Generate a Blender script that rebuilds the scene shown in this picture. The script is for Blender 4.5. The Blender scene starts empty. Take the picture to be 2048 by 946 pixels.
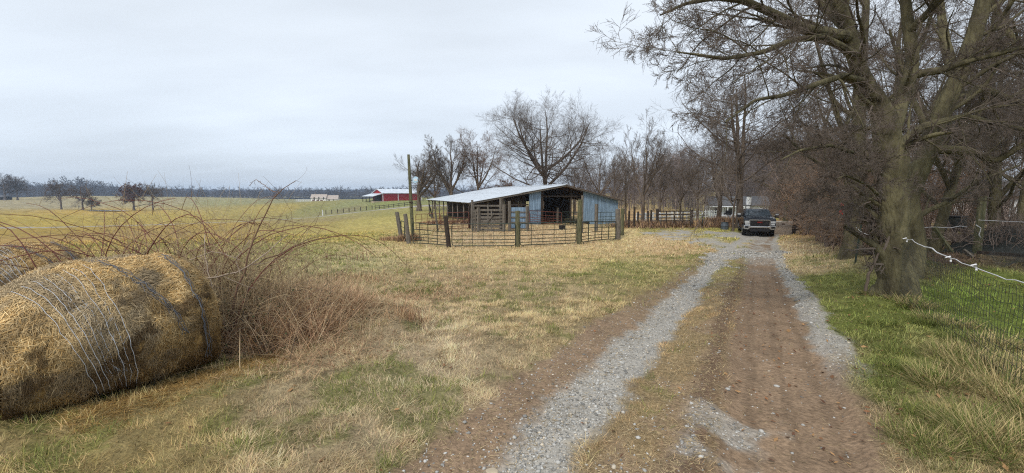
import bpy, math, random
import numpy as np
from mathutils import Vector
rng = np.random.default_rng(7)
random.seed(7)
C = bpy.context.scene.collection
S = bpy.context.scene
R = math.radians
HAZE = True

# ------------------------------------------------------------------ camera, sky, sun, exposure
CAMZ = 1.9
F = 850.0
PITCH = math.atan(85.0 / F)
cd = bpy.data.cameras.new('camera')
cam = bpy.data.objects.new('camera', cd)
C.objects.link(cam)
cd.sensor_width = 36.0
cd.sensor_fit = 'HORIZONTAL'
cd.lens = 36.0 * F / 2048.0
cd.clip_start = 0.05
cd.clip_end = 20000
cam.location = (0, 0, CAMZ)
cam.rotation_euler = (math.pi / 2 - PITCH, 0, 0)
S.camera = cam

SUN_EL, SUN_AZ = R(47), R(-150)          # azimuth measured from +Y towards +X
w = bpy.data.worlds.new("World")
S.world = w
w.use_nodes = True
nt = w.node_tree
for n in list(nt.nodes):
    nt.nodes.remove(n)
def wn(t, **k):
    n = nt.nodes.new(t)
    for a, b in k.items():
        setattr(n, a, b)
    return n
sky = wn('ShaderNodeTexSky', sky_type='NISHITA', sun_disc=False)
sky.sun_elevation = SUN_EL
sky.sun_rotation = SUN_AZ
sky.air_density = 1.0
sky.dust_density = 2.0
tc = wn('ShaderNodeTexCoord')
sep = wn('ShaderNodeSeparateXYZ')
nt.links.new(tc.outputs['Generated'], sep.inputs[0])
zc = wn('ShaderNodeMath', operation='MAXIMUM'); zc.inputs[1].default_value = 0.0
nt.links.new(sep.outputs[2], zc.inputs[0])
za = wn('ShaderNodeMath', operation='ADD'); za.inputs[1].default_value = 0.16
nt.links.new(zc.outputs[0], za.inputs[0])
dx = wn('ShaderNodeMath', operation='DIVIDE'); dy = wn('ShaderNodeMath', operation='DIVIDE')
nt.links.new(sep.outputs[0], dx.inputs[0]); nt.links.new(za.outputs[0], dx.inputs[1])
nt.links.new(sep.outputs[1], dy.inputs[0]); nt.links.new(za.outputs[0], dy.inputs[1])
cmb = wn('ShaderNodeCombineXYZ')
nt.links.new(dx.outputs[0], cmb.inputs[0]); nt.links.new(dy.outputs[0], cmb.inputs[1])
mp = wn('ShaderNodeMapping'); mp.inputs['Scale'].default_value = (0.45, 1.0, 1.0)
mp.inputs['Rotation'].default_value = (0, 0, R(14))
nt.links.new(cmb.outputs[0], mp.inputs[0])
nz = wn('ShaderNodeTexNoise'); nz.inputs['Scale'].default_value = 1.1
nz.inputs['Detail'].default_value = 5; nz.inputs['Roughness'].default_value = 0.5
nt.links.new(mp.outputs[0], nz.inputs['Vector'])
nb = wn('ShaderNodeTexNoise'); nb.inputs['Scale'].default_value = 0.35
nb.inputs['Detail'].default_value = 2
nt.links.new(cmb.outputs[0], nb.inputs['Vector'])
ad = wn('ShaderNodeMath', operation='MULTIPLY_ADD'); ad.inputs[1].default_value = 0.5
nt.links.new(nz.outputs[0], ad.inputs[0]); 
hb = wn('ShaderNodeMath', operation='MULTIPLY'); hb.inputs[1].default_value = 0.5
nt.links.new(nb.outputs[0], hb.inputs[0]); nt.links.new(hb.outputs[0], ad.inputs[2])
cr = wn('ShaderNodeValToRGB')
cr.color_ramp.elements[0].position = 0.40; cr.color_ramp.elements[0].color = (5.75, 6.3, 7.0, 1)
cr.color_ramp.elements[1].position = 0.60; cr.color_ramp.elements[1].color = (7.3, 8.0, 8.9, 1)
nt.links.new(ad.outputs[0], cr.inputs[0])
# the cloud layer is a little darker low over the land
hz = wn('ShaderNodeValToRGB')
hz.color_ramp.elements[0].position = 0.0; hz.color_ramp.elements[0].color = (0.86, 0.88, 0.90, 1)
hz.color_ramp.elements[1].position = 0.30; hz.color_ramp.elements[1].color = (1.03, 1.02, 1.0, 1)
nt.links.new(sep.outputs[2], hz.inputs[0])
mul = wn('ShaderNodeMixRGB', blend_type='MULTIPLY'); mul.inputs[0].default_value = 1
nt.links.new(cr.outputs[0], mul.inputs[1]); nt.links.new(hz.outputs[0], mul.inputs[2])
mx = wn('ShaderNodeMixRGB'); mx.inputs[0].default_value = 0.90
nt.links.new(sky.outputs[0], mx.inputs[1]); nt.links.new(mul.outputs[0], mx.inputs[2])
bg = wn('ShaderNodeBackground'); bg.inputs['Strength'].default_value = 0.09
nt.links.new(mx.outputs[0], bg.inputs[0])
wo = wn('ShaderNodeOutputWorld')
nt.links.new(bg.outputs[0], wo.inputs[0])

sl = bpy.data.lights.new('sun', 'SUN')
sl.energy = 1.5
sl.angle = R(10)
sl.color = (1.0, 0.95, 0.87)
so = bpy.data.objects.new('sun', sl)
C.objects.link(so)
sd = Vector((math.sin(SUN_AZ) * math.cos(SUN_EL), math.cos(SUN_AZ) * math.cos(SUN_EL), math.sin(SUN_EL)))
so.rotation_euler = sd.to_track_quat('Z', 'Y').to_euler()
so.location = (0, -10, 40)
S.view_settings.view_transform = 'Standard'
S.view_settings.look = 'None'
S.view_settings.gamma = 1
S.view_settings.exposure = 0.60
S.cycles.max_bounces = 5
S.cycles.diffuse_bounces = 3
S.cycles.volume_bounces = 0
S.cycles.use_denoising = False
S.cycles.filter_width = 1.15
S.cycles.use_adaptive_sampling = True
S.cycles.adaptive_threshold = 0.01

# ------------------------------------------------------------------ helpers
def lin(c):
    c = np.asarray(c, float) / 255.0
    return np.where(c <= 0.04045, c / 12.92, ((c + 0.055) / 1.055) ** 2.4)

CP, SP = math.cos(PITCH), math.sin(PITCH)
def at(px, py, Y):
    """world point seen at photo pixel (px, py) when it stands Y metres ahead"""
    u = (px - 1024) / F; v = (473 - py) / F
    d_y = CP + v * SP; d_z = -SP + v * CP
    return np.array([u / d_y * Y, Y, CAMZ + d_z / d_y * Y])

def vnoise(x, y, seed=0):
    """value noise in 0..1"""
    xi = np.floor(x).astype(np.int64); yi = np.floor(y).astype(np.int64)
    fx = x - xi; fy = y - yi
    fx = fx * fx * (3 - 2 * fx); fy = fy * fy * (3 - 2 * fy)
    def h(a, b):
        n = (a * 374761393 + b * 668265263 + seed * 982451653) & 0x7fffffff
        n = ((n ^ (n >> 13)) * 1274126177) & 0x7fffffff
        n = n ^ (n >> 16)
        return (n & 0xffff) / 65535.0
    return (h(xi, yi) * (1 - fx) + h(xi + 1, yi) * fx) * (1 - fy) + (h(xi, yi + 1) * (1 - fx) + h(xi + 1, yi + 1) * fx) * fy
def fbm(x, y, sc, oct=4, seed=0):
    s = 0; a = 1; t = 0
    for i in range(oct):
        s = s + a * vnoise(x * sc + 17.3 * i, y * sc - 9.1 * i, seed + i); t += a; a *= 0.55; sc *= 2.05
    return s / t
def sstep(a, b, x):
    t = np.clip((x - a) / (b - a), 0, 1)
    return t * t * (3 - 2 * t)

# ------------------------------------------------------------------ terrain height
ctrl = []
for az in range(-180, 180, 20):
    for r in (0.8, 2.5, 5.0):
        ctrl.append((r * math.sin(R(az)), r * math.cos(R(az)), 0.0))
for az in list(range(-180, -80, 20)) + list(range(80, 180, 20)):
    for r, z in ((10, 0), (30, -.3), (100, -1), (400, -2), (2000, -4), (6000, -4)):
        ctrl.append((r * math.sin(R(az)), r * math.cos(R(az)), z))
def cpx(px, py, Y):
    p = at(px, py, Y); ctrl.append((p[0], p[1], p[2]))
for a in [(600, 700, 5.2), (600, 525, 15.5), (720, 560, 11.5), (900, 600, 8.8), (1024, 560, 12), (1200, 560, 11.6),
          (800, 486, 30), (820, 490, 28.5), (896, 494.5, 26.8), (1035, 494.5, 26.4), (1158, 489, 27.5), (1235, 479, 31.5),
          (300, 520, 14.5), (100, 500, 18),
          (960, 462, 36.5), (1075, 449, 43.8), (1220, 447, 47), (870, 442, 50), (1130, 449, 45), (1100, 430, 66),
          (1280, 455, 37), (1360, 455, 37), (1450, 458, 36), (1515, 474, 29.6), (1400, 500, 21.5), (1500, 500, 21),
          (1430, 540, 14.5), (1560, 540, 14.6), (1600, 475, 28), (1620, 500, 20.5), (1750, 520, 13.2), (1785, 595, 8.0), (1955, 508, 13.2),
          (1900, 470, 22), (1800, 450, 35), (1950, 445, 45),
          (700, 470, 36), (600, 462, 45), (640, 445, 72), (500, 455, 62), (300, 470, 45), (100, 475, 43), (0, 480, 40),
          (0, 453, 92), (250, 449, 98), (500, 441, 118), (600, 436, 128), (700, 424, 150), (800, 414, 138), (830, 411, 130), (760, 425, 105),
          (838, 422, 87), (900, 420, 90), (1000, 425, 85),
          (0, 425, 170), (100, 417, 222), (265, 421, 222), (400, 418, 230), (560, 410, 250), (640, 420, 200),
          (0, 396, 420), (100, 393, 440), (250, 393, 450), (400, 395, 450), (500, 399, 440), (630, 403, 410),
          (730, 402.5, 210), (770, 403, 200), (840, 403, 205), (900, 405, 200),
          (1280, 424, 95), (1400, 424, 95), (1450, 442, 74), (1560, 442, 74), (1500, 424, 130), (1590, 440, 48), (1700, 432, 70), (1900, 432, 70),
          (1100, 405, 200), (1300, 395, 200), (1500, 392, 200), (1700, 392, 200), (1900, 392, 200),
          (0, 399, 800), (300, 399, 800), (600, 399, 800), (900, 395, 800), (1300, 385, 600), (1700, 385, 600), (2000, 385, 600),
          (0, 388, 2600), (400, 389, 2600), (800, 388, 2600), (1300, 386, 2600), (1900, 386, 2600),
          (0, 388, 6000), (1000, 388, 6000), (2000, 388, 6000)]:
    cpx(*a)
ctrl = np.array(ctrl)
def feat(x, y):
    r = np.sqrt(x * x + y * y) + 1e-6
    az = np.arctan2(x, y)
    return np.stack([np.sin(az) * 1.5, np.cos(az) * 1.5, np.log(r) * 0.85], -1)
cf = feat(ctrl[:, 0], ctrl[:, 1])
def kern(A, B):
    d2 = ((A[:, None, :] - B[None, :, :]) ** 2).sum(-1)
    return np.sqrt(d2 + 0.02)
# fit z divided by a distance scale so that far heights do not ring near by
def zs(x, y):
    return (np.sqrt(x * x + y * y) + 6) / 10
K = kern(cf, cf) + np.eye(len(cf)) * 1e-3
wz = np.linalg.solve(K, ctrl[:, 2] / zs(ctrl[:, 0], ctrl[:, 1]))
def T0(x, y):
    x = np.atleast_1d(np.asarray(x, float)); y = np.atleast_1d(np.asarray(y, float))
    out = np.empty(len(x))
    for i in range(0, len(x), 20000):
        out[i:i + 20000] = kern(feat(x[i:i + 20000], y[i:i + 20000]), cf) @ wz
    return out * zs(x, y)
def G(px, py):
    """ground point seen at a photo pixel"""
    Ys = np.geomspace(1.5, 4000, 1600)
    p0 = at(px, py, 1.0); dirx, dirz = p0[0], p0[2] - CAMZ
    z = T0(dirx * Ys, Ys)
    ray = CAMZ + dirz * Ys
    i = np.argmax(ray <= z)
    if ray[i] > z[i]:
        i = len(Ys) - 1
    if i > 0:
        a = (ray[i - 1] - z[i - 1]); b = (z[i] - ray[i]); t = a / (a + b + 1e-9)
        Y = Ys[i - 1] * (1 - t) + Ys[i] * t
    else:
        Y = Ys[0]
    return np.array([dirx * Y, Y])
def GL(pts):
    return np.array([G(*p) for p in pts])
def dist_poly(x, y, L):
    best = np.full(len(x), 1e9); side = np.zeros(len(x)); tt = np.zeros(len(x))
    for i in range(len(L) - 1):
        ax, ay = L[i]; bx, by = L[i + 1]
        ex, ey = bx - ax, by - ay; l2 = ex * ex + ey * ey
        t = np.clip(((x - ax) * ex + (y - ay) * ey) / l2, 0, 1)
        d = np.hypot(x - ax - t * ex, y - ay - t * ey)
        m = d < best
        best = np.where(m, d, best); side = np.where(m, np.sign(ex * (y - ay) - ey * (x - ax)), side)
        tt = np.where(m, i + t, tt)
    return best, side, tt
def in_poly(x, y, L):
    c = np.zeros(len(x), bool)
    j = len(L) - 1
    for i in range(len(L)):
        xi, yi = L[i]; xj, yj = L[j]
        m = ((yi > y) != (yj > y)) & (x < (xj - xi) * (y - yi) / (yj - yi + 1e-12) + xi)
        c ^= m; j = i
    return c
LRUT = GL([(1040, 960), (1120, 860), (1215, 750), (1300, 660), (1370, 590), (1410, 545), (1440, 510), (1475, 484), (1505, 470)])
LRUT = np.vstack([[LRUT[0] + (LRUT[0] - LRUT[1]) * 8], LRUT])
RRUT = GL([(1610, 960), (1590, 860), (1565, 750), (1548, 660), (1535, 590), (1527, 545), (1522, 510), (1525, 484), (1535, 470)])
RRUT = np.vstack([[RRUT[0] + (RRUT[0] - RRUT[1]) * 8], RRUT])
YARD = GL([(1300, 464), (1350, 461), (1480, 462), (1545, 468), (1555, 500), (1500, 500), (1440, 530), (1380, 520), (1430, 495), (1330, 476)])
BACKROAD = GL([(1530, 468), (1556, 460), (1580, 450), (1600, 441), (1660, 434)])
BACKCROSS = GL([(1520, 443), (1600, 443), (1700, 441)])
FARROAD = GL([(-400, 457), (-100, 454.5), (0, 453), (150, 451), (300, 448), (420, 444), (510, 441), (600, 436.5), (640, 433), (700, 425.5), (760, 419), (810, 414.5), (850, 412), (900, 412), (960, 415)])
CORRAL = GL([(800, 484), (820, 489), (896, 494), (1035, 494), (1158, 489), (1235, 479), (1190, 450), (940, 452), (860, 450)])

def zones(x, y):
    """masks of the ground: gravel, dirt, driveway crown and so on"""
    n1 = fbm(x, y, 1.3, 4, 3); n2 = fbm(x, y, 5.0, 3, 11); n3 = fbm(x, y, .35, 3, 29)
    r = np.hypot(x, y)
    dl, sl_, tl = dist_poly(x, y, LRUT); dr, sr, tr = dist_poly(x, y, RRUT)
    wob = (n1 - .5) * .42 + (n2 - .5) * .3
    gravL = sstep(.38, .17, dl + wob * .8)
    # brown strip on the lawn side of the left rut, near the camera
    brownL = sstep(.62, .42, np.abs(dl - .30) + wob * .6) * (sl_ > 0) * sstep(12, 6, y)
    brownL = np.maximum(brownL, .75 * sstep(.9, .5, dl + wob) * (sl_ > 0) * sstep(26, 12, y))
    dirtR = sstep(.66, .46, dr + wob * .5)
    gravR = sstep(.24, .12, np.abs(dr - .62) + wob * .7) * (sr < 0) * sstep(3.8, 5.6, y)
    gravR = np.maximum(gravR, .8 * sstep(.55, .65, n1) * sstep(.6, .4, np.abs(dr - .30)) * (sr > 0) * sstep(4.2, 3.3, y))
    gravR = np.maximum(gravR, sstep(.62, .8, n3 + n1 * .3) * sstep(.8, .5, dr) * sstep(12, 20, y) * .6)
    yard = in_poly(x + (n1 - .5) * 4, y + (n3 - .5) * 5, YARD).astype(float) * sstep(.38, .56, n1 * .6 + n3 * .45 + .02)
    dc, _, _ = dist_poly(x, y, BACKROAD)
    back = sstep(1.9, 1.4, dc + wob)
    dcc, _, _ = dist_poly(x, y, BACKCROSS)
    back2 = sstep(1.3, .9, dcc)
    gravel = np.clip(np.maximum.reduce([gravL, gravR * .9, yard, back * .25]), 0, 1)
    # between the ruts
    crown = (sl_ < 0) & (sr > 0) & (dl < 3.2) & (dr < 3.2)
    crownm = crown * sstep(.25, .5, dl) * sstep(.45, .7, dr)
    dirt = np.clip(np.maximum.reduce([brownL, dirtR, back]), 0, 1) 
    dirt = np.maximum(dirt, crownm * sstep(.56, .74, n1 + .28 * sstep(1.1, .6, dr) * sstep(14, 7, y)) * .75)
    df, _, _ = dist_poly(x, y, FARROAD)
    farroad = sstep(3.4, 2.7, df)
    drive = ((dl < .85) | (dr < .95) | crown) & (y < 34)
    return dict(gravel=gravel, dirt=dirt, crown=crownm, farroad=farroad, back2=back2, drive=drive | (yard > .5) | (back > .5),
                dl=dl, dr=dr, sl=sl_, sr=sr, n1=n1, n2=n2, n3=n3, r=r, yard=yard)
def T(x, y, z=None):
    x = np.atleast_1d(np.asarray(x, float)); y = np.atleast_1d(np.asarray(y, float))
    if z is None:
        z = zones(x, y)
    h = T0(x, y)
    k = 1 / (1 + (z['r'] / 60) ** 2)
    onroad = np.maximum(sstep(.9, .5, z['dl']), sstep(.9, .5, z['dr']))
    h = h + .03 * sstep(.16, .04, np.abs(z['dr'] - .74 + (z['n2'] - .5) * .15)) * (z['sr'] > 0) * k
    h = h - .05 * sstep(.55, .1, z['dl']) * k - .075 * sstep(.6, .35, z['dr']) * k
    h = h + (fbm(x, y, .9, 3, 51) - .5) * .12 * (1 - onroad) * k
    h = h + (fbm(x, y, 5, 3, 61) - .5) * .085 * (1 - .82 * onroad) * k * (1 - .6 * z['crown'])
    # rough mound of old hay and weeds beside the bale
    mnd = np.exp(-(((x + 2.5) / 1.0) ** 2 + ((y - 7.0) / 1.1) ** 2)) * .22
    mnd += np.exp(-(((x + 1.6) / .35) ** 2 + ((y - 5.9) / .3) ** 2)) * .16
    h = h + mnd
    far = sstep(60, 140, z['r'])
    h = h + (fbm(x, y, .02, 3, 71) - .5) * 1.6 * far * sstep(2500, 700, z['r']) * .6
    return h
def tz(x, y):
    return float(T(x, y)[0])

# colours of what grows where: (photo pixel, sRGB of the plants there)
anch = [((1665, 720), (164, 144, 110)), ((1720, 840), (160, 138, 104)), ((1770, 930), (160, 140, 100)), ((1024, 900), (178, 157, 120)), ((600, 880), (172, 152, 114)), ((300, 900), (160, 140, 88)), ((850, 700), (184, 163, 127)),
        ((700, 800), (176, 156, 118)), ((1100, 600), (176, 155, 112)), ((900, 560), (178, 154, 112)), ((1250, 540), (160, 148, 92)), ((1150, 520), (190, 164, 112)),
        ((1024, 505), (192, 165, 116)), ((850, 505), (184, 160, 112)), ((1300, 480), (190, 164, 120)), ((1360, 500), (184, 156, 112)), ((1260, 462), (190, 168, 116)),
        ((700, 520), (168, 156, 108)), ((680, 470), (176, 156, 80)), ((760, 440), (182, 166, 88)), ((720, 500), (178, 158, 112)), ((620, 500), (156, 148, 90)),
        ((560, 470), (168, 148, 74)), ((450, 470), (174, 144, 70)), ((100, 478), (176, 142, 76)), ((250, 470), (172, 140, 74)), ((100, 462), (174, 144, 60)),
        ((420, 452), (182, 150, 66)), ((600, 450), (172, 152, 76)), ((640, 440), (160, 142, 92)), ((700, 430), (160, 148, 88)), ((800, 425), (164, 154, 84)),
        ((100, 440), (182, 156, 62)), ((300, 436), (184, 158, 64)), ((200, 425), (192, 158, 64)), ((560, 420), (176, 154, 72)), ((620, 420), (146, 140, 78)),
        ((100, 410), (168, 154, 116)), ((300, 405), (170, 156, 112)), ((450, 405), (156, 150, 98)), ((560, 404), (150, 144, 96)),
        ((700, 410), (146, 146, 92)), ((780, 408), (142, 148, 82)), ((700, 418), (142, 132, 92)), ((760, 412), (138, 140, 80)),
        ((1280, 432), (200, 160, 104)), ((1340, 430), (196, 164, 110)), ((1420, 436), (150, 150, 60)), ((1450, 463), (172, 160, 84)), ((1300, 458), (152, 142, 80)),
        ((1560, 450), (196, 150, 100)), ((1580, 500), (190, 166, 124)), ((1620, 540), (182, 160, 116)), ((1650, 560), (136, 138, 66)), ((1700, 640), (122, 128, 56)),
        ((1750, 740), (120, 124, 58)), ((1680, 900), (140, 116, 86)), ((1850, 850), (142, 130, 80)), ((1980, 900), (166, 148, 98)), ((2000, 780), (170, 150, 104)),
        ((1900, 600), (110, 128, 44)), ((2030, 620), (116, 132, 48)), ((1960, 560), (118, 130, 52)), ((1850, 540), (112, 104, 66)), ((1900, 520), (104, 84, 66)), ((2040, 520), (108, 94, 70)),
        ((1400, 800), (158, 132, 92)), ((1350, 900), (150, 126, 86)), ((1450, 620), (168, 140, 96)), ((1460, 540), (150, 138, 84)),
        ((1080, 475), (178, 152, 112)), ((950, 475), (174, 150, 112)), ((1180, 470), (186, 160, 116)), ((1750, 480), (96, 82, 60))]
AX = np.array([G(*a[0]) for a in anch]); AC = np.array([lin(a[1]) for a in anch]); AC = AC * .88 + AC.mean(1, keepdims=True) * .12
AF = feat(AX[:, 0], AX[:, 1]) * np.array([2.6, 2.6, 1.6])
greenpts = [((1665, 700), .12), ((1705, 800), .2), ((1625, 600), .2), ((1770, 930), .35), ((1600, 560), .15), ((820, 800), .7), ((550, 900), .5), ((60, 900), .9), ((380, 820), .6), ((1000, 640), .45), ((1230, 560), .6), ((900, 720), .42), ((700, 640), .3),
            ((1024, 520), .25), ((850, 500), .2), ((1300, 485), .15), ((1130, 700), .5), ((650, 800), .45), ((1000, 880), .25), ((700, 470), .55), ((600, 490), .6),
            ((1380, 800), .35), ((1350, 640), .5), ((1480, 520), .75), ((1450, 600), .2), ((1450, 760), .12), ((1600, 500), .1), ((1650, 520), .5), ((1640, 600), .6), ((1720, 700), .62),
            ((1800, 850), .5), ((1980, 900), .35), ((2000, 780), .3), ((1900, 620), .85), ((2040, 620), .85), ((1860, 530), .5), ((1900, 515), .1), ((1600, 850), .1), ((1690, 940), .25),
            ((1080, 475), .03), ((760, 440), .5), ((100, 440), .5), ((300, 405), .3), ((780, 408), .55), ((1280, 432), .05), ((1420, 440), .6), ((1450, 463), .6), ((1100, 600), .4)]
GX = np.array([G(*a[0]) for a in greenpts]); GV = np.array([a[1] for a in greenpts])
GF = feat(GX[:, 0], GX[:, 1]) * np.array([2.6, 2.6, 1.6])
def idw(x, y, FF, V):
    f = feat(x, y) * np.array([2.6, 2.6, 1.6])
    out = []
    for i in range(0, len(x), 20000):
        d2 = ((f[i:i + 20000, None, :] - FF[None]) ** 2).sum(-1) + 1e-3
        wt = d2 ** -1.8
        out.append((wt @ V) / (wt.sum(1)[:, None] if V.ndim > 1 else wt.sum(1)))
    return np.concatenate(out)
def green_amount(x, y, z):
    g = idw(x, y, GF, GV)
    n = fbm(x, y, .8, 4, 91) * .42 + fbm(x, y, 3.6, 3, 95) * .58
    return sstep(.09, -.05, n - (.25 + .36 * g))
ALB = 1.0
def ground_col(x, y, z):
    base = idw(x, y, AF, AC)
    g = green_amount(x, y, z)
    grn = np.where((z['r'] < 35)[:, None], lin((108, 116, 56)), lin((138, 138, 76)))
    grn = grn * (.7 + .6 * z['n2'][:, None])
    c = base * (.62 + .76 * z['n2'][:, None]) * (.82 + .36 * z['n1'][:, None])
    g2 = (g * (.55 - .35 * sstep(25, 60, z['r'])))[:, None]
    c = c * (1 - g2) + grn * g2
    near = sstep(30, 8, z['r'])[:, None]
    c = c * (1 - .38 * near)                       # thatch and soil, darkened to paint in the shade between the blades
    soil = lin((134, 113, 92)) * (.72 + .5 * z['n2'][:, None]) * (1 - .16 * sstep(.3, .9, np.sin(z['dr'] * 21 + z['n1'] * 3)) * (z['dr'] < .7))[:, None]
    grv = lin((156, 151, 142)) * (.8 + .4 * z['n2'][:, None])
    hay = lin((170, 140, 98))
    cm = (z['crown'] * .35)[:, None]
    c = c * (1 - cm) + lin((150, 130, 98)) * cm
    d = z['dirt'][:, None]; c = c * (1 - d) + soil * d
    cl_ = (sstep(.16, .04, np.abs(z['dr'] - .68 + (z['n2'] - .5) * .2)) * (z['sr'] > 0) * sstep(22, 12, y) * .7)[:, None]; c = c * (1 - cl_) + lin((98, 78, 64)) * cl_
    gm = z['gravel'][:, None]; c = c * (1 - gm) + grv * gm
    f = z['farroad'][:, None]; c = c * (1 - f) + lin((172, 166, 158)) * f
    f = z['back2'][:, None]; c = c * (1 - f) + lin((205, 196, 182)) * f
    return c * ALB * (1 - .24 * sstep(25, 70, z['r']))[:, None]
# ------------------------------------------------------------------ mesh helpers
def mk_mesh(name, V, Fs, mat=None, smooth=False, col=None):
    me = bpy.data.meshes.new(name)
    if isinstance(Fs, np.ndarray):
        Fs = [Fs]
    V = np.asarray(V, np.float32)
    me.vertices.add(len(V)); me.vertices.foreach_set('co', V.ravel())
    nl = sum(f.size for f in Fs); nf = sum(len(f) for f in Fs)
    me.loops.add(nl); me.loops.foreach_set('vertex_index', np.concatenate([f.ravel() for f in Fs]).astype(np.int32))
    tot = np.concatenate([np.full(len(f), f.shape[1]) for f in Fs]).astype(np.int32)
    st = np.concatenate([[0], np.cumsum(tot)[:-1]]).astype(np.int32)
    me.polygons.add(nf); me.polygons.foreach_set('loop_start', st)
    me.update(calc_edges=True)
    if smooth:
        me.polygons.foreach_set('use_smooth', np.ones(nf, bool))
    if col is not None:
        ca = me.color_attributes.new('Col', 'FLOAT_COLOR', 'POINT')
        c4 = np.ones((len(V), 4), np.float32); c4[:, :3] = col
        ca.data.foreach_set('color', c4.ravel())
    if mat:
        me.materials.append(mat)
    me.validate()
    return me
def link(name, me, parent=None, loc=None, rz=0.0):
    o = bpy.data.objects.new(name, me); C.objects.link(o)
    if parent is not None:
        o.parent = parent
    if loc is not None:
        o.location = tuple(float(v) for v in loc)
    o.rotation_euler = (0, 0, rz)
    return o
def tag(o, label=None, cat=None, group=None, kind=None):
    if label: o['label'] = label
    if cat: o['category'] = cat
    if group: o['group'] = group
    if kind: o['kind'] = kind
    return o
def thing(name, label, cat, loc=(0, 0, 0), rz=0.0, group=None):
    o = bpy.data.objects.new(name, None); C.objects.link(o)
    o.empty_display_size = .3
    o.location = tuple(float(v) for v in loc); o.rotation_euler = (0, 0, rz)
    return tag(o, label, cat, group)
def dup(root, loc, rz=0.0, sc=1.0, label=None, group=None, szz=None):
    r = root.copy(); C.objects.link(r); r.location = tuple(float(v) for v in loc); r.rotation_euler = (0, 0, rz)
    r.scale = (sc, sc, sc if szz is None else szz)
    if label: r['label'] = label
    if group: r['group'] = group
    for ch in list(root.children):
        c = ch.copy(); C.objects.link(c); c.parent = r
        for g in ch.children:
            d = g.copy(); C.objects.link(d); d.parent = c
    return r
class MB:
    def __init__(s): s.v = []; s.f = []
    def add(s, vs, fs):
        b = len(s.v); s.v += [tuple(float(c) for c in v) for v in vs]; s.f += [tuple(i + b for i in f) for f in fs]; return s
    def box(s, x0, x1, y0, y1, z0, z1):
        return s.add([(x0, y0, z0), (x1, y0, z0), (x1, y1, z0), (x0, y1, z0), (x0, y0, z1), (x1, y0, z1), (x1, y1, z1), (x0, y1, z1)],
                     [(0, 3, 2, 1), (4, 5, 6, 7), (0, 1, 5, 4), (1, 2, 6, 5), (2, 3, 7, 6), (3, 0, 4, 7)])
    def beam(s, a, b, wd, th, up=(0, 0, 1)):
        a = Vector(a); b = Vector(b); d = (b - a).normalized(); u = Vector(up)
        if abs(d.dot(u)) > .98: u = Vector((1, 0, 0))
        sd_ = d.cross(u).normalized(); u = sd_.cross(d).normalized()
        q = []
        for p in (a, b):
            for i, j in ((-1, -1), (1, -1), (1, 1), (-1, 1)):
                q.append(p + sd_ * (i * th / 2) + u * (j * wd / 2))
        return s.add(q, [(0, 3, 2, 1), (4, 5, 6, 7), (0, 1, 5, 4), (1, 2, 6, 5), (2, 3, 7, 6), (3, 0, 4, 7)])
    def tube(s, pts, rad, n=8, cap=True):
        pts = [Vector(p) for p in pts]
        if not hasattr(rad, '__len__'): rad = [rad] * len(pts)
        rings = []
        u = None
        for i, p in enumerate(pts):
            t = (pts[min(i + 1, len(pts) - 1)] - pts[max(i - 1, 0)]).normalized()
            if u is None:
                u = t.cross(Vector((0, 0, 1)))
                if u.length < .05: u = t.cross(Vector((1, 0, 0)))
            u = (u - t * u.dot(t)).normalized(); v = t.cross(u)
            rings.append([p + (u * math.cos(2 * math.pi * k / n) + v * math.sin(2 * math.pi * k / n)) * rad[i] for k in range(n)])
        vs = [q for r_ in rings for q in r_]; fs = []
        for i in range(len(pts) - 1):
            for k in range(n):
                fs.append((i * n + k, i * n + (k + 1) % n, (i + 1) * n + (k + 1) % n, (i + 1) * n + k))
        if cap:
            fs.append(tuple(range(n - 1, -1, -1))); fs.append(tuple((len(pts) - 1) * n + k for k in range(n)))
        return s.add(vs, fs)
    def quad(s, a, b, c, d): return s.add([a, b, c, d], [(0, 1, 2, 3)])
    def prism(s, poly, h0, h1, axis='x'):
        """polygon in the plane normal to axis, extruded from h0 to h1"""
        def m(p, h):
            return (h, p[0], p[1]) if axis == 'x' else ((p[0], h, p[1]) if axis == 'y' else (p[0], p[1], h))
        n = len(poly); vs = [m(p, h0) for p in poly] + [m(p, h1) for p in poly]
        fs = [tuple(range(n)), tuple(range(2 * n - 1, n - 1, -1))] + [(i, (i + 1) % n + 0, (i + 1) % n + n, i + n) for i in range(n)]
        return s.add(vs, fs)
    def build(s, name, mat, parent=None, bevel=0, smooth=False, loc=None, rz=0.0):
        me = bpy.data.meshes.new(name); me.from_pydata(s.v, [], s.f)
        me.validate(); me.materials.append(mat)
        if smooth:
            for p in me.polygons: p.use_smooth = True
        import bmesh
        bm = bmesh.new(); bm.from_mesh(me); bmesh.ops.recalc_face_normals(bm, faces=bm.faces)
        if bevel:
            bmesh.ops.bevel(bm, geom=list(bm.edges), offset=bevel, segments=1, affect='EDGES', clamp_overlap=True)
        bm.to_mesh(me); bm.free(); me.update()
        return link(name, me, parent, loc, rz)

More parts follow.
